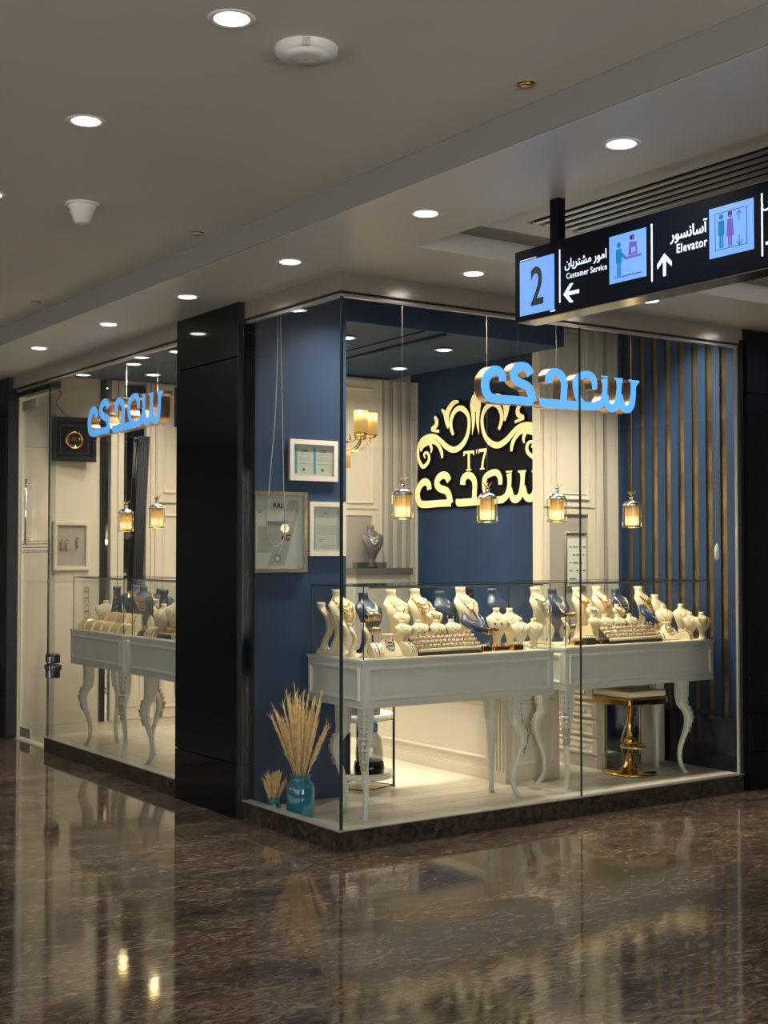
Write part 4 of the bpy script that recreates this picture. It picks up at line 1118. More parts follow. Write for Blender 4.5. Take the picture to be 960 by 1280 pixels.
def collar(x, y, z0, ztop, rz, mb, label, mch):
    rt = empty('collar_stand', (x, y, z0), rz); tag(rt, label, 'jewellery bust', 'navy display busts')
    H = ztop - z0
    q = MB(); n = 22
    vs = []; 
    for k in range(n+1):
        a = R(-205 + 230*k/n); 
        vs.append(((0.052*math.cos(a), 0.040*math.sin(a)+0.01, H+0.045*(0+math.sin(a))), (0.098*math.cos(a), 0.075*math.sin(a)-0.02, H-0.06+0.055*math.sin(a))))
    V_ = [a for a, b in vs] + [b for a, b in vs] + [(a[0], a[1]+.012, a[2]-.012) for a, b in vs] + [(b[0], b[1]+.012, b[2]-.012) for a, b in vs]
    N1 = n+1; F = []
    for i in range(n):
        F += [(i, i+1, N1+i+1, N1+i), (2*N1+i, 3*N1+i, 3*N1+i+1, 2*N1+i+1), (i, 2*N1+i, 2*N1+i+1, i+1), (N1+i, N1+i+1, 3*N1+i+1, 3*N1+i)]
    F += [(0, N1, 3*N1, 2*N1), (n, 2*N1+n, 3*N1+n, N1+n)]
    q.add(V_, F, mb, True)
    q.build('collar_form', rt)
    q = MB(); q.box((-0.05, -0.04, 0), (0.05, 0.05, 0.012), mb); q.tube([(0, 0.02, 0.01), (0, 0.0, H-0.07)], 0.010, mb, 8); q.box((-0.035, -0.05, H-0.11), (0.035, -0.01, H-0.075), mb); q.build('post', rt)
    c = MB(); pts = []
    for k in range(15):
        a = R(-195 + 210*k/14); pts.append((0.078*math.cos(a), 0.058*math.sin(a)-0.014, H-0.024+0.050*math.sin(a)))
    c.tube(pts, 0.003, mch, 5); c.ball((pts[7][0], pts[7][1]-.006, pts[7][2]-.01), .008, M_GEMW, 6)
    c.build('necklace', rt)
    return rt
def curved_pad(x, y, z0, W_, H, D, rz, label, nch, mch, mb=None, group='curved bracelet pads'):
    rt = empty('bracelet_pad', (x, y, z0), rz); tag(rt, label, 'bracelet display', group)
    q = MB(); n = 10
    arc = [(-D*math.sin(PI/2*k/n), H*math.cos(PI/2*k/n)) for k in range(n+1)]
    prof = [(p[0], p[1]) for p in arc] + [(0.0, 0.0)]
    T = Matrix(((0,0,1,0),(1,0,0,0),(0,1,0,0),(0,0,0,1)))
    q.prism(prof, -W_/2, W_/2, mb or M_VELVET, T)
    q.build('pad', rt)
    for k in range(nch):
        c = MB(); xx = -W_/2 + W_*(k+0.5)/nch
        pts = [(xx, -(D+.002)*math.sin(PI/2*(0.08+0.86*j/9)), (H+.002)*math.cos(PI/2*(0.08+0.86*j/9))) for j in range(10)]
        c.tube(pts, .0028, mch[k % len(mch)], 5)
        for j in (3, 5, 7): c.ball(pts[j], .0050, M_GEM if k % 2 else mch[k % len(mch)], 6)
        c.build('bracelet', rt)
    return rt

def dir_rz(dx, dy):      # rotation that turns local -y towards (dx, dy)
    return math.atan2(dy, dx) + PI/2
RZ_F = 0.0
RZ_R = dir_rz(.82, -.57)
RZ_CAM = dir_rz(-.45, -.89)
ZB = 0.933
G1 = 'busts in the corner showcase'
G2 = 'busts in the right showcase'
V_, NV, GO, SI, RO = M_VELVET, M_NAVYV, M_GOLD, M_SILVER, M_ROSE
big = [
 (0.625, .98, 1.326, .66, V_, 'strands', GO, 'big cream bust wrapped in gold strands behind the glass corner seam', G1),
 (1.039, 1.0, 1.319, .66, V_, 'gem', GO, 'big cream bust with dark stones beside the leftmost navy bust, corner showcase', G1),
 (1.226, 1.0, 1.321, .66, V_, 'strands', GO, 'big cream bust draped with many thin strands, in the middle of the corner showcase', G1),
 (1.594, 1.0, 1.326, .66, V_, 'gem', RO, 'big cream bust with flower studs above the navy collar stand', G1),
 (2.236, 1.0, 1.316, .66, V_, 'strands', SI, 'big cream bust with silver strands at the gap between the two right showcases', G2),
 (0.830, 1.00, 1.304, .70, NV, 'bib', SI, 'navy bust with a heavy silver bib, leftmost navy one in the corner showcase', G1),
 (1.447, 1.03, 1.301, .66, NV, 'twin', SI, 'navy bust with glinting studs behind the small cream busts', G1),
 (1.885, 1.03, 1.311, .58, NV, 'none', SI, 'plain navy bust standing in for a glass reflection, right end of the corner showcase', G1),  # solid bust added in place of a ghost reflection
 (2.694, 1.08, 1.308, .66, V_, 'bib', GO, 'big cream bust with a broad gold bib, left in the right showcase', G2),
 (2.906, 1.1, 1.31, .66, V_, 'bib', RO, 'big cream bust with a fine gold lattice, second in the right showcase', G2),
 (3.324, 1.1, 1.304, .66, V_, 'bib', GO, 'big cream bust behind the navy collar stand of the right showcase', G2),
 (3.47, 1.08, 1.242, .70, V_, 'pendant', GO, 'cream bust with a pendant just right of the rearmost big bust by the slats', G2),
 (2.50, 1.12, 1.298, .80, NV, 'bib', SI, 'navy bust with silver jewellery behind the pane joint', G2),
 (3.13, 1.14, 1.290, .72, NV, 'strands', SI, 'navy bust hung with chains between two big cream busts', G2),
]
for x, y, zt, wf, mb, st, mc, lab, gr in big:
    bust(x, y, ZB, zt, wf, RZ_F + 0.25, mb, st, mc, lab, gr)
small = [
 (1.001, .87, 1.199, 'gem', RO, 'small cream bust, upper row, left one in front of the bust with dark stones', G1),
 (1.254, .87, 1.203, 'strands', GO, 'small cream bust, upper row, in front of the stranded big bust', G1),
 (0.945, .77, 1.136, 'gem', SI, 'small cream bust with coloured stones, leftmost of the lower row in the corner showcase', G1),
 (1.070, .77, 1.137, 'pendant', GO, 'small cream bust with a pendant, second of the lower row in the corner showcase', G1),
 (1.205, .77, 1.133, 'twin', GO, 'small cream bust, third of the lower row in the corner showcase', G1),
 (1.325, .77, 1.134, 'pendant', SI, 'small cream bust, rightmost of the lower row beside the navy collar stand', G1),
 (2.694, .96, 1.193, 'bib', SI, 'small cream bust, upper row, left one in the right showcase', G2),
 (2.949, .96, 1.187, 'strands', GO, 'small cream bust, upper row, right one in the right showcase', G2),
 (2.631, .87, 1.126, 'gem', SI, 'small cream bust, leftmost of the lower row in the right showcase', G2),
 (2.744, .87, 1.123, 'pendant', GO, 'small cream bust, second of the lower row in the right showcase', G2),
 (2.867, .87, 1.12, 'pendant', GO, 'small cream bust, third of the lower row in the right showcase', G2),
 (2.985, .87, 1.122, 'twin', SI, 'small cream bust, fourth of the lower row in the right showcase', G2),
]
for x, y, zt, st, mc, lab, gr in small:
    bust(x, y, ZB, zt, 1.0, RZ_F + 0.25, V_, st, mc, lab, gr, riser=max(0.0, zt-ZB-0.155))
med = [
 (1.712, .80, 1.194, 'twin', SI, 'narrow cream bust, left of the facing pair in the corner showcase', G1),
 (1.822, .80, 1.190, 'twin', RO, 'narrow cream bust, right of the facing pair in the corner showcase', G1),
 (1.815, .69, 1.130, 'pendant', SI, 'low narrow cream bust in front of the facing pair', G1),
 (1.905, .66, 1.127, 'gem', GO, 'low narrow cream bust at the right glass end of the corner showcase', G1),
 (3.420, .97, 1.174, 'pendant', GO, 'diamond shaped cream bust, leftmost of four by the slats', G2),
 (3.500, .87, 1.178, 'pendant', GO, 'diamond shaped cream bust with a gold flower, second of four by the slats', G2),
 (3.475, .76, 1.123, 'pendant', RO, 'diamond shaped cream bust with a round gold pendant, third of four by the slats', G2),
 (3.500, .675, 1.126, 'strands', GO, 'diamond shaped cream bust at the right glass end by the slats', G2),
]
for x, y, zt, st, mc, lab, gr in med:
    bust(x, y, ZB, zt, .62, RZ_CAM, V_, st, mc, lab, gr)
prof = [
 (0.575, 1.08, 1.246, 'gem', 'slim cream bust in profile, farthest left in the corner showcase', G1),
 (0.580, .985, 1.186, 'none', 'slim cream bust in profile, second from the blue wall side', G1),
 (0.580, .89, 1.178, 'none', 'slim cream bust in profile, third from the blue wall side', G1),
 (0.570, .77, 1.132, 'pendant', 'slim cream bust in profile just right of the glass corner seam', G1),
 (0.600, .67, 1.137, 'pendant', 'slim cream bust in profile touching the front glass corner', G1),
 (2.217, .86, 1.11, 'gem', 'slim cream bust in profile at the left end of the right showcase', G2),
 (2.285, .78, 1.117, 'pendant', 'slim cream bust in profile with a silver drop beside the pane joint', G2),
]
for x, y, zt, st, lab, gr in prof:
    bust(x, y, ZB, zt, .45, RZ_R, V_, st, GO, lab, gr)
collar(1.524, .82, ZB, 1.165, RZ_CAM*0.6+0.5, NV, 'navy collar stand with a silver necklace in the corner showcase', SI)
collar(3.17, .90, ZB, 1.168, 0.6, NV, 'navy collar stand with a silver necklace in the right showcase', SI)
low_bust(0.755, .635, ZB, .135, .175, -0.1, 'low wide cream collar bust with dark stones at the front of the corner showcase', SI)
low_bust(3.27, .77, ZB, .125, .19, -0.1, 'low wide cream collar bust with gold collar at the front of the right showcase', GO)
curved_pad(0.655, .665, ZB, .07, .085, .085, -0.1, 'curved cream pad with bracelets left of the low wide bust, corner showcase', 3, (SI, RO), group=None)
curved_pad(0.875, .665, ZB, .07, .085, .085, 0.35, 'curved cream pad with bracelets right of the low wide bust, corner showcase', 3, (SI, GO), group=None)
curved_pad(3.14, .80, ZB, .08, .075, .09, -0.1, 'curved cream pad left of the low gold collar, right showcase', 3, (GO,), group=None)
curved_pad(3.39, .78, ZB, .08, .075, .09, 0.35, 'curved cream pad right of the low gold collar, right showcase', 3, (RO,), group=None)

# stepped risers
def riser(x0, y0, x1, y1, h, lab):
    o = bx('display_riser', (x0, y0, ZB), (x1, y1, ZB+h), M_VELVET, bevel=0.003); tag(o, lab, 'riser')
riser(0.545, 1.035, 0.70, 1.12, 0.03, 'low cream block at the far left of the corner showcase')

# ring trays with single rings
def make_ring(mr, mg):
    o = empty('ring', (0, 0, 0))
    q = MB(); q.tube([(0.011*math.cos(t*PI/5), 0, 0.011*math.sin(t*PI/5)) for t in range(10)], .0026, mr, 4, closed=True); q.build('band', o)
    q = MB(); q.ball((0, 0, 0.0145), .0055, mg, 6, (1, 1, .7)); q.build('stone', o)
    return o
ring_protos = {}
ORD = ['first', 'second', 'third', 'fourth', 'fifth', 'sixth', 'seventh', 'eighth', 'ninth', 'tenth', 'eleventh', 'twelfth', 'thirteenth', 'fourteenth', 'fifteenth']
def ring_tray(x0, y0, x1, y1, z0, nx, ny, label, glabel, ggroup, metals, dark, rot=0.0):
    rt = empty('ring_tray', (x0, y0, z0)); tag(rt, label, 'ring tray')
    W_, D_ = x1-x0, y1-y0
    H0, H1 = 0.014, 0.105
    q = MB(); T = Matrix(((0,0,1,0),(1,0,0,0),(0,1,0,0),(0,0,0,1)))
    along_x = W_ > D_
    if along_x:
        q.prism([(0, 0), (D_, 0), (D_, H1), (0, H0)], 0, W_, dark, T); q.build('tray_base', rt)
    else:
        T = Matrix(((1,0,0,0),(0,0,-1,D_),(0,1,0,0),(0,0,0,1)))
        q.prism([(0, 0), (W_, 0), (W_, H1), (0, H0)], 0, D_, dark, T); q.build('tray_base', rt)
    n = 0
    for j in range(ny):
        s = (j+0.5)/ny
        q = MB(); 
        if along_x: q.tube([(0.008, D_*s, H0+(H1-H0)*s+.004), (W_-.008, D_*s, H0+(H1-H0)*s+.006)], .0125, M_VELVET, 6)
        else: q.tube([(W_*s, 0.008, H0+(H1-H0)*s+.004), (W_*s, D_-.008, H0+(H1-H0)*s+.004)], .0075, M_VELVET, 6)
        q.build('foam_roll', rt)
        for i in range(nx):
            r_ = (i+0.5)/nx
            mr = metals[(i*7+j*3+n) % len(metals)]; mg = (M_GEMW, M_GEM, GO, M_GEMW)[(i+2*j) % 4]
            key = (mr.name, mg.name)
            if key not in ring_protos: o = make_ring(mr, mg); ring_protos[key] = o
            else: o = copy_tree(ring_protos[key])
            if along_x: o.location = (x0+W_*r_, y0+D_*s, z0+H0+(H1-H0)*s+.024)
            else: o.location = (x0+W_*s, y0+D_*r_, z0+H0+(H1-H0)*s+.024)
            o.rotation_euler = (0, 0, PI/2 + random.uniform(-.3, .3)) if along_x else (0, 0, random.uniform(-.3, .3))
            stone = 'clear' if mg is M_GEMW else ('dark' if mg is M_GEM else 'gold')
            metal = {'gold': 'gold', 'silver': 'silver', 'rose_gold': 'rose gold'}[mr.name]
            rown = ['front row', 'second row', 'third row', 'back row'][j] if ny == 4 else ['front row', 'middle row', 'back row'][j]
            tag(o, '%s ring with %s stone, %s of %s, %s from left' % (metal, stone, rown, glabel, ORD[i if along_x else nx-1-i]), 'ring', ggroup); n += 1
ring_tray(0.935, .585, 1.42, .70, ZB, 15, 4, 'long dark edged ring tray at the front of the corner showcase', 'corner tray', 'rings in the corner showcase tray', (GO, SI, RO), M_BLACKV)
ring_tray(2.60, .675, 3.10, .79, ZB, 15, 4, 'long dark edged ring tray at the front of the right showcase', 'right tray', 'rings in the right showcase tray', (GO, SI, GO), M_BLACKV)

# little gold boxes with trinkets, T-bar stands, chevron board
def trinket_box(x, y, w_, h, mb, mt, lab, nt=6):
    rt = empty('trinket_box', (x, y, ZB)); tag(rt, lab, 'jewellery box')
    q = MB(); q.box((-w_/2, -.02, 0), (w_/2, .03, h), mb); q.build('box', rt, bevel=0.002)
    q = MB()
    for k in range(nt):
        xx = -w_/2 + w_*(k+.5)/nt
        q.tube([(xx+.008*math.cos(t*PI/4), .005+.004*(k % 2), h+.008+.009*math.sin(t*PI/4)) for t in range(8)], .0022, mt if k % 3 else SI, 4, closed=True)
    q.build('trinket', rt)
trinket_box(1.475, .62, .07, .035, M_BRASS, SI, 'small olive gold box with trinkets at the right end of the ring tray', 5)
trinket_box(1.590, .62, .12, .030, M_ROSE, RO, 'glowing orange gold box with trinkets, corner showcase')
trinket_box(1.715, .61, .08, .036, M_BRASS, GO, 'small olive gold box nearest the right glass end, corner showcase', 5)
trinket_box(2.335, .71, .10, .030, M_GOLD, GO, 'orange gold box with chunky rings beside the pane joint', 5)
trinket_box(2.450, .72, .08, .045, M_BLACKV, SI, 'black pad with trinkets between orange box and ring tray', 4)
trinket_box(2.550, .70, .08, .030, M_BRASS, RO, 'gold box with rose rings touching the right ring tray', 5)

def tbar(x, y, zt, lab, rows=2, rz=0.3):
    rt = empty('bracelet_stand', (x, y, ZB), rz); tag(rt, lab, 'bracelet stand')
    H = zt-ZB
    q = MB(); q.box((-.045, -.03, 0), (.045, .03, .01), M_NAVYV); q.tube([(0, 0, .01), (0, 0, H)], .006, M_NAVYV, 8); q.build('post', rt)
    for r_ in range(rows):
        z = H - r_*.085
        q = MB(); q.tube([(-.065, 0, z), (.065, 0, z)], .012, M_BLACKV, 8); q.build('bar', rt)
        for k in range(7):
            if k == 0 and r_ == 0: pass
            c = MB(); xx = -.056+.0187*k; m_ = (GO, RO, GO, SI)[(k+r_) % 4]
            c.tube([(xx, .0155*math.cos(t*PI/4), z-.008+.022*math.sin(t*PI/4)) for t in range(8)], .003, m_, 4, closed=True); c.build('bracelet', rt)
tbar(0.745, .80, 1.17, 'two-bar stand hung with gold bracelets beneath the leftmost navy bust')
tbar(2.40, .86, 1.13, 'two-bar stand hung with bracelets behind the orange gold box')
tbar(1.62, .74, 1.06, 'low bar of bracelets right of the navy collar stand', 1)
tbar(3.10, .86, 1.02, 'low bar of bracelets below the right navy collar stand', 1)
rt = empty('earring_board', (1.69, 1.07, ZB)); tag(rt, 'tall black board with a column of silver chevron necklaces', 'necklace board')
q = MB(); q.box((-.045, 0, 0), (.045, .012, .38), M_BLACKV); q.build('board', rt)
for k in range(6):
    q = MB(); z = .35-.045*k; q.tube([(-.035, -.004, z), (0, -.005, z-.022), (.035, -.004, z)], .0028, SI, 5); q.build('necklace', rt)

# ---------------- left showcases (fronts face -x)
RL = dir_rz(-1, 0)
G3 = 'jewellery in the left showcases'
def lbust(x, y, zt, wf, mb, st, mc, lab, rz=RL): bust(x, y, ZB, zt, wf, rz, mb, st, mc, lab, G3)
def cone(x, y, zt, lab):
    rt = empty('display_cone', (x, y, ZB)); tag(rt, lab, 'necklace cone', G3)
    H = zt-ZB
    q = MB(); q.lathe([(.075, 0), (.07, .02), (.045, H*.5), (.03, H*.85), (.028, H*.9), (.035, H*.93), (.035, H)], NV, 14, sy=.7); q.build('cone_form', rt)
    c = MB()
    for k in range(6):
        z = H*(.8-.11*k); rr = .032+.006*k
        c.tube([(-rr*.72*math.cos(t), rr*math.sin(t), z-.03*math.cos(t)*1.0) for t in [(-1.4+2.8*j/10) for j in range(11)]], .003, (SI, GO)[k % 2], 5)
    c.build('necklace', rt)
cone(.60, 4.30, 1.276, 'tall navy cone stand with chains in the short left showcase')
cone(.52, 3.24, 1.276, 'tall navy cone stand behind a small cream bust, left of the pillar')
lbust(.55, 4.42, 1.161, .8, V_, 'none', GO, 'small tilted cream bust at the back of the short left showcase', dir_rz(-.6, -.8))
lbust(.42, 3.05, 1.177, .66, V_, 'pendant', GO, 'small cream bust with a pendant in front of the navy cone, left of the pillar', dir_rz(-.8, -.6))
lbust(.45, 2.87, 1.225, .66, V_, 'pendant', GO, 'cream bust half hidden by the black pillar', dir_rz(-.8, -.6))
lbust(.62, 3.00, 1.335, .66, V_, 'strands', GO, 'tall cream bust at the back, cut by the black pillar')
lbust(.50, 3.30, 1.20, .5, V_, 'strands', GO, 'slim cream bust leaning left of the second navy cone', dir_rz(.3, -.95))
lbust(.70, 4.16, 1.29, .72, NV, 'bib', GO, 'navy bust heaped with gold chains at the right end of the short left showcase', dir_rz(-.5, -.85))
lbust(.66, 3.92, 1.28, .72, NV, 'strands', GO, 'navy bust with gold strands beside the gap of the left showcases', dir_rz(-.5, -.85))
lbust(.70, 3.70, 1.27, .72, NV, 'bib', GO, 'navy bust with gold at the near end of the short left showcase', dir_rz(-.5, -.85))
lbust(.82, 3.24, 1.29, .72, NV, 'bib', GO, 'navy bust with gold bib at the back of the second left showcase', dir_rz(-.5, -.85))
for k, (yy, st) in enumerate(((4.43, GO), (4.27, GO), (4.10, GO), (3.93, GO), (3.76, GO), (3.60, GO))):
    curved_pad(.42, yy, ZB, .13, .075, .08, RL, ('curved cream pad of gold bangles, %s along the short left showcase' % ('farthest', 'second', 'third', 'fourth', 'fifth', 'nearest')[k]), 4, (GO,), group='bangle pads in the left showcase')
for k in range(4):
    curved_pad(.56, 4.40-.2*k, ZB+.0, .15, .14, .07, RL, ('taller pad of gold bangles behind the front row, %s from the far end' % ('first', 'second', 'third', 'fourth')[k]), 4, (GO, RO), group='bangle pads in the left showcase')
curved_pad(.42, 3.13, ZB, .15, .075, .08, RL, 'curved cream pad of chains left of the dark ring tray', 4, (GO,), group=None)
curved_pad(.42, 2.66, ZB, .16, .075, .08, RL, 'curved cream pad of chains touching the pillar edge', 4, (GO,), group=None)
curved_pad(.42, 3.30, ZB, .10, .05, .07, RL, 'small black curved pad at the far end of the second left showcase', 2, (GO,), M_BLACKV, group=None)
ring_tray(.36, 2.78, .50, 3.02, ZB, 9, 3, 'dark ring tray in the left showcase beside the pillar', 'tray beside pillar', 'rings in the left tray', (GO, GO, RO), M_BLACKV)
rt = empty('earring_stand', (.42, 4.50, ZB)); tag(rt, 'gold earring stand of hanging strands at the far end of the short left showcase', 'earring stand')
q = MB(); q.box((-.03, -.05, 0), (.03, .05, .01), M_BRASS)
for yy in (-.04, .04): q.tube([(0, yy, .01), (0, yy, .33)], .0025, M_BRASS, 5)
q.tube([(0, -.045, .33), (0, .045, .33)], .003, M_BRASS, 5); q.build('rack', rt)
for k in range(3):
    c = MB(); yy = -.028+.028*k
    for j in range(5): c.ball((-.004, yy, .30-.055*j), .008, GO if (j+k) % 3 else M_SILVER, 6, (1, .7, 1.2))
    c.tube([(-.003, yy, .33), (-.003, yy, .08)], .001, GO, 4); c.build('earring', rt)

# trays and bust inside the rear glazed niche
rt = empty('necklace_bust', (2.55, 3.48, 1.42), dir_rz(-.2, -1)); tag(rt, 'dark grey bust with a white necklace seen in the rear cabinet niche', 'jewellery bust')
q, c = bust_mesh(.36, .7, M_GREYBOX, 'bib', M_SILVER); q.build('bust_form', rt); c.build('necklace', rt)
rt = empty('back_showcase', (2.45, 3.42, 0)); tag(rt, 'narrow glass topped display stand in front of the rear cabinet', 'display stand')
bx('stand', (-.10, 0, 0), (.45, .16, 1.36), M_GREYP, rt); bx('top_tray', (-.12, -.03, 1.36), (.47, .17, 1.42), M_GREYBOX, rt); bx('glass_lid', (-.10, -.02, 1.42), (.20, .05, 1.47), M_SMOKE, rt)

# ================================================================== LAMPS
def make_pendant(loc, label, ztop, group):
    rt = empty('pendant_lamp', loc); tag(rt, label, 'pendant lamp', group)
    k_ = 1.2
    rt.scale = (k_, k_, 1.02)
    q = MB(); q.lathe([(.001, 0), (.037, .0), (.0385, .02), (.0385, .108), (.034, .124), (.001, .125)], M_SHADE, 20); q.build('inner_shade', rt)
    q = MB(); q.lathe([(.051, -.014), (.051, .128)], M_CASE, 24, cap=False); q.lathe([(.049, -.014), (.049, .128)], M_CASE, 24, cap=False)
    q.build('glass_cylinder', rt)
    q = MB(); q.tube([(.051*math.cos(t*PI/12), .051*math.sin(t*PI/12), -.014) for t in range(24)], .0022, M_BRASS, 5, closed=True)
    q.tube([(.051*math.cos(t*PI/12), .051*math.sin(t*PI/12), .128) for t in range(24)], .0028, M_BRASS, 5, closed=True)
    for t in range(6): q.tube([(.052*math.cos(t*PI/3+.3), .052*math.sin(t*PI/3+.3), -.014), (.052*math.cos(t*PI/3+.3), .052*math.sin(t*PI/3+.3), .128)], .0012, M_BRASS, 4)
    q.build('cage', rt)
    q = MB(); q.lathe([(.053, .128), (.050, .138), (.034, .156), (.014, .164), (.009, .172), (.012, .178), (.016, .184), (.008, .190), (.006, .198)], M_SILVER, 20); q.build('dome', rt)
    q = MB()
    for t in range(6):
        a = t*PI/3; q.tube([(.004*math.cos(a), .004*math.sin(a), .190), (.012*math.cos(a), .012*math.sin(a), .206), (.027*math.cos(a), .027*math.sin(a), .228)], [.004, .0035, .001], M_BRASS, 5)
    q.lathe([(.006, .19), (.010, .20), (.004, .212)], M_BRASS, 8); q.build('crown_finial', rt)
    q = MB(); q.tube([(0, 0, .21), (0, 0, (ztop-loc[2])/1.02)], .0013, M_CORD, 5); q.build('cord', rt)
    l = bpy.data.lights.new('pendant_bulb', 'POINT'); l.energy = 1.2; l.color = (1, .72, .35); l.shadow_soft_size = .03
    lo = bpy.data.objects.new('pendant_bulb', l); lo.location = (loc[0], loc[1], loc[2]-.05); COL.objects.link(lo)
    return rt
make_pendant((.787, .55, 1.765), 'amber glass pendant lamp nearest the shop corner, left of the gold logo', 3.36, None)
make_pendant((1.431, .55, 1.755), 'amber glass pendant lamp hanging in front of the gold logo', 3.36, None)
make_pendant((2.007, .55, 1.765), 'amber glass pendant lamp in front of the tall cream cabinet', 3.36, None)
make_pendant((2.682, .55, 1.735), 'amber glass pendant lamp at the left edge of the navy slats', 3.36, None)
make_pendant((.55, 4.02, 1.735), 'amber glass pendant lamp over the left window, the farther of two', 3.07, None)
make_pendant((.55, 3.44, 1.755), 'amber glass pendant lamp over the left window, the nearer of two by the pillar', 3.07, None)
ch = empty('chandelier', (1.39, 2.2, 2.32)); tag(ch, 'brass chandelier with cylinder shades hanging at the back of the shop', 'chandelier')
q = MB(); q.lathe([(.001, -.05), (.018, -.03), (.03, 0), (.016, .03), (.022, .06), (.010, .10), (.008, .9)], M_BRASS, 12); q.tube([(0,0,.1), (0,0,.86)], .006, M_BRASS, 6); q.build('stem', ch)
for t in range(8):
    a = t*PI/4 + .2; c_, s_ = math.cos(a), math.sin(a)
    arm = MB(); arm.tube(spline([(0.02*c_, .02*s_, .0), (.08*c_, .08*s_, -.035), (.16*c_, .16*s_, -.03), (.22*c_, .22*s_, .02), (.235*c_, .235*s_, .06)], 4), .006, M_BRASS, 6)
    arm.tube(spline([(0.03*c_, .03*s_, .05), (.09*c_, .09*s_, .03), (.13*c_, .13*s_, .05), (.12*c_, .12*s_, .08)], 4), .004, M_BRASS, 5)
    arm.lathe([(.001, .055), (.03, .06), (.05, .075), (.05, .08)], M_BRASS, 12, (.235*c_, .235*s_, 0)); ao = arm.build('arm', ch)
    q = MB(); q.lathe([(.001, 0), (.052, .0), (.052, .155), (.001, .155)], M_SHADEC, 16, cap=True); q.build('shade', ao, loc=(.235*c_, .235*s_, .082))
for (dx, dy, dz) in ((.03, -.05, -.16), (-.12, .03, -.16)):
    q = MB(); q.lathe([(.001, 0), (.04, 0), (.04, .14), (.001, .14)], M_SHADEC, 16); so_ = q.build('lower_shade', ch, loc=(dx, dy, dz)); q = MB(); q.tube([(0, 0, .14), (-.02, .02, .17)], .005, M_BRASS, 5); q.build('lower_stem', so_)
l = bpy.data.lights.new('chandelier_bulb', 'POINT'); l.energy = 6; l.color = (1, .75, .42); l.shadow_soft_size = .1
lo = bpy.data.objects.new('chandelier_bulb', l); lo.location = (1.36, 2.2, 2.0); COL.objects.link(lo)

# ================================================================== FRAMED CERTIFICATES
def cert(name, x0, z0, x1, z1, fw, depth, mf, label, content):
    rt = empty(name, (x0, 1.25, z0)); tag(rt, label, 'framed certificate')
    W_, H_ = x1-x0, z1-z0
    q = MB()
    # four mitred bars
    for (a, b, c_, d_) in (((0,0), (W_,0), (W_-fw,fw), (fw,fw)), ((W_,0), (W_,H_), (W_-fw,H_-fw), (W_-fw,fw)), ((W_,H_), (0,H_), (fw,H_-fw), (W_-fw,H_-fw)), ((0,H_), (0,0), (fw,fw), (fw,H_-fw))):
        T = Matrix(((1,0,0,0), (0,0,-1,0), (0,1,0,0), (0,0,0,1)))
        q.prism([a, b, c_, d_], 0.0, depth, mf, T)
    q.build('frame', rt, bevel=0.003)
    q = MB(); q.box((fw*.9, -.010, fw*.9), (W_-fw*.9, -.002, H_-fw*.9), M_PAPER); sh = q.build('sheet', rt)
    content(sh, W_, H_)
    q = MB(); q.box((fw, -.016, fw), (W_-fw, -.014, H_-fw), M_CASE); q.build('glazing', rt)
    return rt
def r2(q, x0, z0, x1, z1, m, d=-.0112): q.box((x0, d, z0), (x1, -.0095, z1), m)
def script(q, x0, x1, z, h, m):
    x = x0
    while x < x1:
        l = random.uniform(.006, .02); r2(q, x, z, min(x+l, x1), z+h, m); x += l+.004
def c_two(sh, W_, H_):
    q = MB()
    for k in (0, 1):
        xa = .045 + k*(W_-.08)/2
        r2(q, xa, .045, xa+.016, H_-.045, M_PAPERB)
        r2(q, xa+.045, H_-.075, xa+.062, H_-.060, M_INKG); r2(q, xa+.066, H_-.075, xa+.092, H_-.060, M_INKG); r2(q, xa+.050, H_-.071, xa+.057, H_-.064, M_PAPER, -.0114)
        for z in (.165, .145, .130, .105): script(q, xa+.03+random.uniform(0, .01), xa+.115, z, .002, M_INKG)
        q.prism([(xa+.065+.010*math.cos(t*PI/6), .07+.010*math.sin(t*PI/6)) for t in range(12)], .0095, .0113, M_FRAMES, Matrix(((1,0,0,0), (0,0,-1,0), (0,1,0,0), (0,0,0,1))))
    q.build('printing', sh)
def c_big(sh, W_, H_):
    q = MB(); TT = Matrix(((1,0,0,0), (0,0,-1,0), (0,1,0,0), (0,0,0,1)))
    q.prism([(.12, .04), (.24, .04), (W_-.05, H_-.12), (W_-.05, H_-.05), (W_-.12, H_-.05)], .0095, .0104, M_PAPERG, TT)
    q.prism([(.05, .12), (.14, .12), (.22, .28), (.05, .28)], .0095, .0103, M_PAPERG, TT)
    q.prism([(.165, .045), (.17, .045), (W_-.06, H_-.075), (W_-.065, H_-.075)], .0095, .0107, M_PAPER, TT)
    r2(q, .11, .285, .26, .315, M_INKG)
    for z in (.275, .23, .20, .17): script(q, .09, .20, z, .0025, M_INKG)
    for z in (.36, .345): script(q, .06, .33, z, .0015, M_INKG)
    r2(q, .05, .36, .08, .385, M_PAPERG, -.0112)
    # two small black marks
    q.prism([(.215, .20), (.238, .20), (.242, .222), (.225, .228)], .0095, .0112, M_INK, TT)
    for a in ((.25, .195, .258, .232), (.258, .195, .275, .203), (.258, .224, .283, .232), (.268, .205, .276, .212)): r2(q, *a, M_INK)
    q.prism([(.19+.026*math.cos(t*PI/8), .085+.026*math.sin(t*PI/8)) for t in range(16)], .0095, .0112, M_INKG, TT)
    q.prism([(.19+.015*math.cos(t*PI/8), .085+.015*math.sin(t*PI/8)) for t in range(16)], .0095, .0116, M_PAPER, TT)
    q.build('printing', sh)
    text_mesh('heading', 'RAL', .042, Matrix.Translation((W_/2, -.0115, H_-.098)) @ Matrix.Rotation(PI/2, 4, 'X') , M_INK, sh, 'CENTER', .0003, .0012)
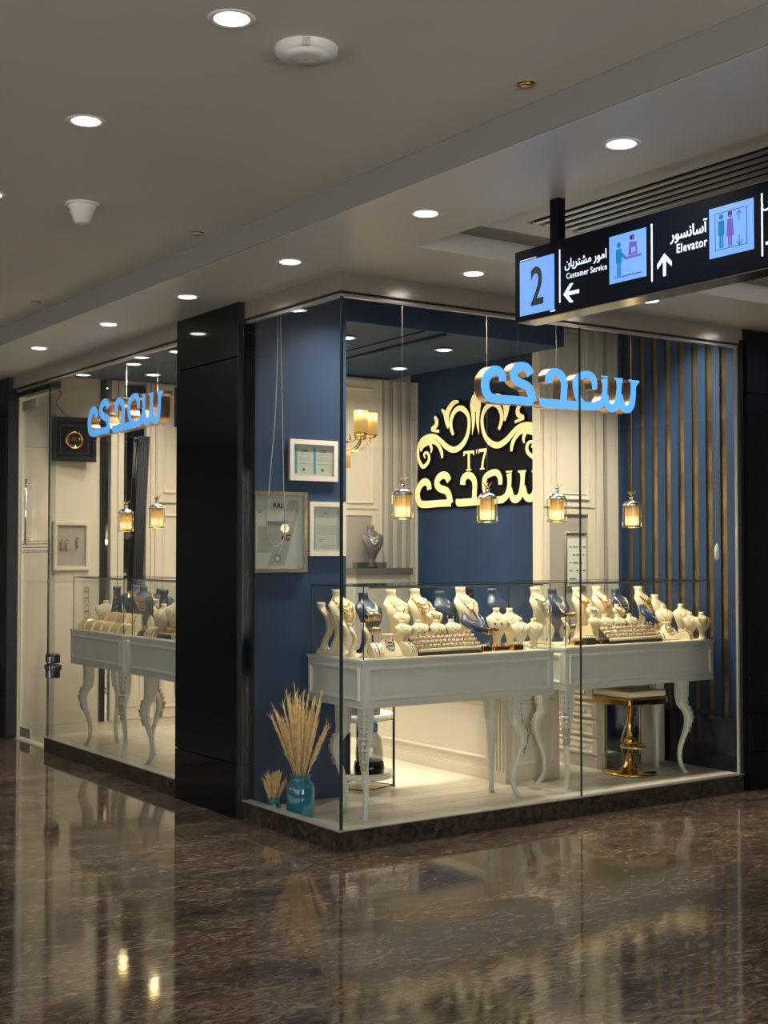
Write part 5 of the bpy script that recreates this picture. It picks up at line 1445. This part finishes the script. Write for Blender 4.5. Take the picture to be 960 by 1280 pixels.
def c_small(sh, W_, H_):
    q = MB()
    r2(q, .043, .045, .049, H_-.05, M_PAPERB); r2(q, W_-.052, .045, W_-.046, H_-.05, M_PAPERB)
    r2(q, .12, H_-.078, .132, H_-.066, M_INKG)
    script(q, .075, .20, H_-.095, .003, M_INKG)
    for z in (.185, .17, .155, .14): script(q, .065, W_-.065, z, .002, M_INKG)
    script(q, .08, .11, .10, .003, M_INKG); script(q, .08, .10, .09, .003, M_INKG); script(q, .12, .2, .065, .003, M_INKG); script(q, .08, .18, .05, .002, M_INKG)
    q.build('printing', sh)
cert('framed_certificate', .414, 1.999, .766, 2.255, .030, .028, M_FRAMEW, 'landscape white framed pair of certificates, upper right on the navy wall', c_two)
cert('framed_certificate', .146, 1.430, .535, 1.925, .022, .040, M_FRAMES, 'large champagne framed certificate, lower left on the navy wall', c_big)
cert('framed_certificate', .559, 1.530, .828, 1.870, .030, .028, M_FRAMEW, 'portrait white framed certificate beside the wall edge, lower right', c_small)

# cords
q = MB(); q.tube(spline([(.185, .98, 3.36), (.185, .98, 2.90), (.17, .98, 2.4), (.13, .98, 1.95), (.115, .98, 1.70), (.15, .98, 1.60), (.20, .98, 1.60), (.235, .98, 1.68), (.225, .98, 2.0), (.215, .98, 2.45), (.205, .98, 2.90), (.205, .98, 3.36)], 5), .0032, M_CORD, 5)
o = q.build('cord'); tag(o, 'thin pale looped blind cord hanging before the navy wall', 'cord')
rt = empty('chain_cord', (3.02, .12, 0)); tag(rt, 'thin blind chain with a white weight at the right end of the shop front', 'cord')
q = MB(); q.tube([(0, 0, 1.60), (0, 0, 3.36)], .0025, M_CORD, 5); q.tube([(.02, 0, 1.60), (.02, 0, 3.36)], .0025, M_CORD, 5); q.build('chain', rt)
q = MB(); q.lathe([(.004, 0), (.016, .012), (.017, .07), (.010, .10), (.004, .11)], M_WHITE, 12, (.01, 0, 1.50)); q.build('weight', rt)

# ================================================================== THINGS ON THE FLOOR
def grass(rt, n, h, spread, zb, mesh_plume=True):
    for k in range(n):
        a = 2*PI*k/n*2.4 + random.uniform(-.3, .3); s_ = spread*math.sqrt((k+.5)/n)*random.uniform(.7, 1.15)
        hh = h*random.uniform(.62, 1.0)*(1-.25*(s_/spread)**2)
        tip = Vector((s_*math.cos(a), s_*math.sin(a), zb+hh)); b0 = Vector((.012*math.cos(a), .012*math.sin(a), zb-.04))
        mid = b0.lerp(tip, .5) - Vector((math.cos(a), math.sin(a), 0))*s_*.12
        pts = [tuple((b0*(1-t)**2 + mid*2*t*(1-t) + tip*t*t)) for t in [i/8 for i in range(9)]]
        q = MB(); q.tube(pts, .0016, M_PAMPAS, 4)
        # feathery head: many short bristles along the upper part
        dirv = (Vector(pts[-1])-Vector(pts[5])).normalized()
        q.tube(pts[3:], [v*(1 if n > 30 else .7) for v in (.002, .005, .0075, .008, .006, .001)], M_PAMPAS, 6)
        for j in range(60):
            t = random.uniform(.32, 1.0); base = b0*(1-t)**2 + mid*2*t*(1-t) + tip*t*t
            d_ = (dirv + Vector((random.uniform(-.55, .55), random.uniform(-.55, .55), random.uniform(-.1, .5)))).normalized()
            e = base + d_*random.uniform(.02, .06)*min(1, n/30); sd_ = d_.cross(Vector((random.random(), random.random(), .3))).normalized()*.0022
            q.add([tuple(base-sd_), tuple(base+sd_), tuple(e)], [(0, 1, 2)], M_PAMPAS)
        q.build('plume', rt)
vs_ = empty('glass_vase', (.215, .76, .0045)); tag(vs_, 'large turquoise ribbed glass jar in the window corner', 'vase')
q = MB(); prf = [(.070, 0), (.078, .008), (.080, .04), (.080, .19), (.074, .215), (.055, .235), (.052, .25), (.058, .262), (.060, .27)]
rings = []
for r_, z in prf:
    rings.append([(r_*(1+.02*math.cos(10*2*PI*j/40))*math.cos(2*PI*j/40), r_*(1+.02*math.cos(10*2*PI*j/40))*math.sin(2*PI*j/40), z) for j in range(40)])
q.loft(rings, M_TEAL, cap=False); q.lathe([(.001, .002), (.070, .002)], M_TEAL, 20, cap=False); q.build('jar', vs_)
q = MB(); q.tube([(.060*math.cos(t*PI/10), .060*math.sin(t*PI/10), .27) for t in range(20)], .004, M_TEAL, 5, closed=True); q.build('rim', vs_)
gr_ = empty('dried_grass', (.215, .76, .20)); tag(gr_, 'tall bunch of dried pampas grass standing in the turquoise jar', 'dried grass')
grass(gr_, 44, .58, .19, .02)
vs_ = empty('glass_vase', (.15, .96, .0045)); tag(vs_, 'small turquoise glass jar beside the pillar', 'vase')
q = MB(); q.lathe([(.040, 0), (.045, .006), (.045, .075), (.036, .095), (.030, .105), (.034, .115)], M_TEAL, 24, cap=False); q.lathe([(.001, .002), (.04, .002)], M_TEAL, 16, cap=False); q.build('jar', vs_)
gr_ = empty('dried_grass', (.15, .96, .09)); tag(gr_, 'short tuft of dried grass in the small turquoise jar', 'dried grass')
grass(gr_, 22, .17, .075, .01)

# round two-tier side table
tb = empty('side_table', (1.10, 1.45, .01)); tag(tb, 'round two-tier side table with white trays and thin black frame', 'side table')
def tray(z, r_, nm):
    q = MB(); q.lathe([(.001, z), (r_, z), (r_+.004, z+.004), (r_+.004, z+.042), (r_-.004, z+.042), (r_-.006, z+.012), (.001, z+.012)], M_MARBT, 32); q.build(nm, tb)
tray(.450, .20, 'upper_tray'); tray(.07, .20, 'lower_tray')
for t in range(4):
    a = t*PI/2 - .45
    q = MB(); x_, y_ = .212*math.cos(a), .212*math.sin(a); q.tube([(x_, y_, 0), (x_, y_, .53)], .0085, M_DARKM, 6); q.ball((x_, y_, .535), .012, M_DARKM); q.build('leg', tb)
q = MB()
for z in (.012, .444): q.tube([(.212*math.cos(t*PI/4*2-.45), .212*math.sin(t*PI/4*2-.45), z) for t in range(4)], .004, M_DARKM, 5, closed=True)
q.build('frame_ring', tb)
jr = empty('smoked_canister', (1.13, 1.41, .0925)); tag(jr, 'smoked clear domed appliance with a black base on the lower tray', 'appliance')
q = MB(); q.lathe([(.08, 0), (.098, .01), (.102, .05), (.095, .095), (.085, .10)], M_BLACKG, 24); q.build('base', jr)
q = MB(); q.lathe([(.090, .10), (.092, .15), (.080, .24), (.055, .28), (.05, .285)], M_SMOKE, 24, cap=False); q.build('dome', jr)
q = MB(); q.lathe([(.012, .10), (.012, .26), (.02, .29)], M_GREYBOX, 10, (-.02, 0, 0)); q.build('inner_column', jr)
q = MB(); q.lathe([(.055, .285), (.058, .29), (.058, .335), (.05, .34)], M_BLUEP, 18); q.build('cap', jr)
o = empty('storage_box', (1.12, 1.45, .4725)); tag(o, 'dark grey round container on the upper tray of the side table', 'container')
q = MB(); q.lathe([(.10, 0), (.105, .02), (.105, .11)], M_GREYBOX, 24); q.build('body', o)
q = MB(); q.lathe([(.108, .11), (.108, .13), (.001, .135)], M_GREYBOX, 24); q.build('lid', o)
o = empty('handbag', (.965, 1.47, .0925)); tag(o, 'black upright pouch on the lower tray beside the navy wall', 'bag')
q = MB(); q.bevbox((-.035, -.05, 0), (.035, .05, .30), .02, M_BLACKV); q.build('body', o)
q = MB(); q.tube(spline([(0, -.03, .29), (0, -.02, .34), (0, .02, .34), (0, .03, .29)], 5), .005, M_BLACKV, 5); q.build('handle', o)

# gold stool
st = empty('gold_stool', (2.955, .855, .0115)); tag(st, 'gold pedestal stool with a square cream cushion under the right showcase', 'stool')
q = MB(); q.lathe([(.001, 0), (.185, .0), (.190, .006), (.180, .016), (.10, .032), (.045, .06), (.030, .10), (.026, .14)], M_BRASS, 40); q.build('base', st)
q = MB(); q.tube([(0, 0, .12), (0, 0, .49)], .020, M_BRASS, 16); q.lathe([(.032, .20), (.040, .21), (.040, .235), (.032, .245)], M_BRASS, 16); q.build('column', st)
q = MB()
q.tube(spline([(.03, 0, .21), (.05, -.05, .205), (-.02, -.16, .20), (-.11, -.16, .20), (-.14, -.08, .20), (-.10, -.02, .205), (-.03, 0, .21)], 4), .011, M_BRASS, 8)
q.tube([(-.13, -.12, .20), (-.03, -.07, .21), (.06, .02, .215), (.09, .04, .215)], [.012, .014, .012, .006], M_BRASS, 8); q.build('footrest', st)
q = MB(); q.bevbox((-.195, -.195, .488), (.195, .195, .545), .035, M_BRASS); q.build('seat_band', st)
q = MB(); q.bevbox((-.190, -.190, .545), (.190, .190, .585), .045, M_SEAT, smooth=True); q.build('cushion', st)
# free-standing mirror board behind the stool
o = empty('mirror_board', (3.05, 1.068, .0115)); tag(o, 'clear mirrored board leaning behind the gold stool', 'mirror')
q = MB(); q.box((-.10, 0, 0), (.22, .012, .50), M_MIRROR); q.build('glass', o)
q = MB(); q.box((-.112, -.004, 0), (-.10, .016, .505), M_BRASS); q.box((.22, -.004, 0), (.232, .016, .505), M_BRASS); q.box((-.112, -.004, .50), (.232, .016, .512), M_BRASS); q.build('frame', o)
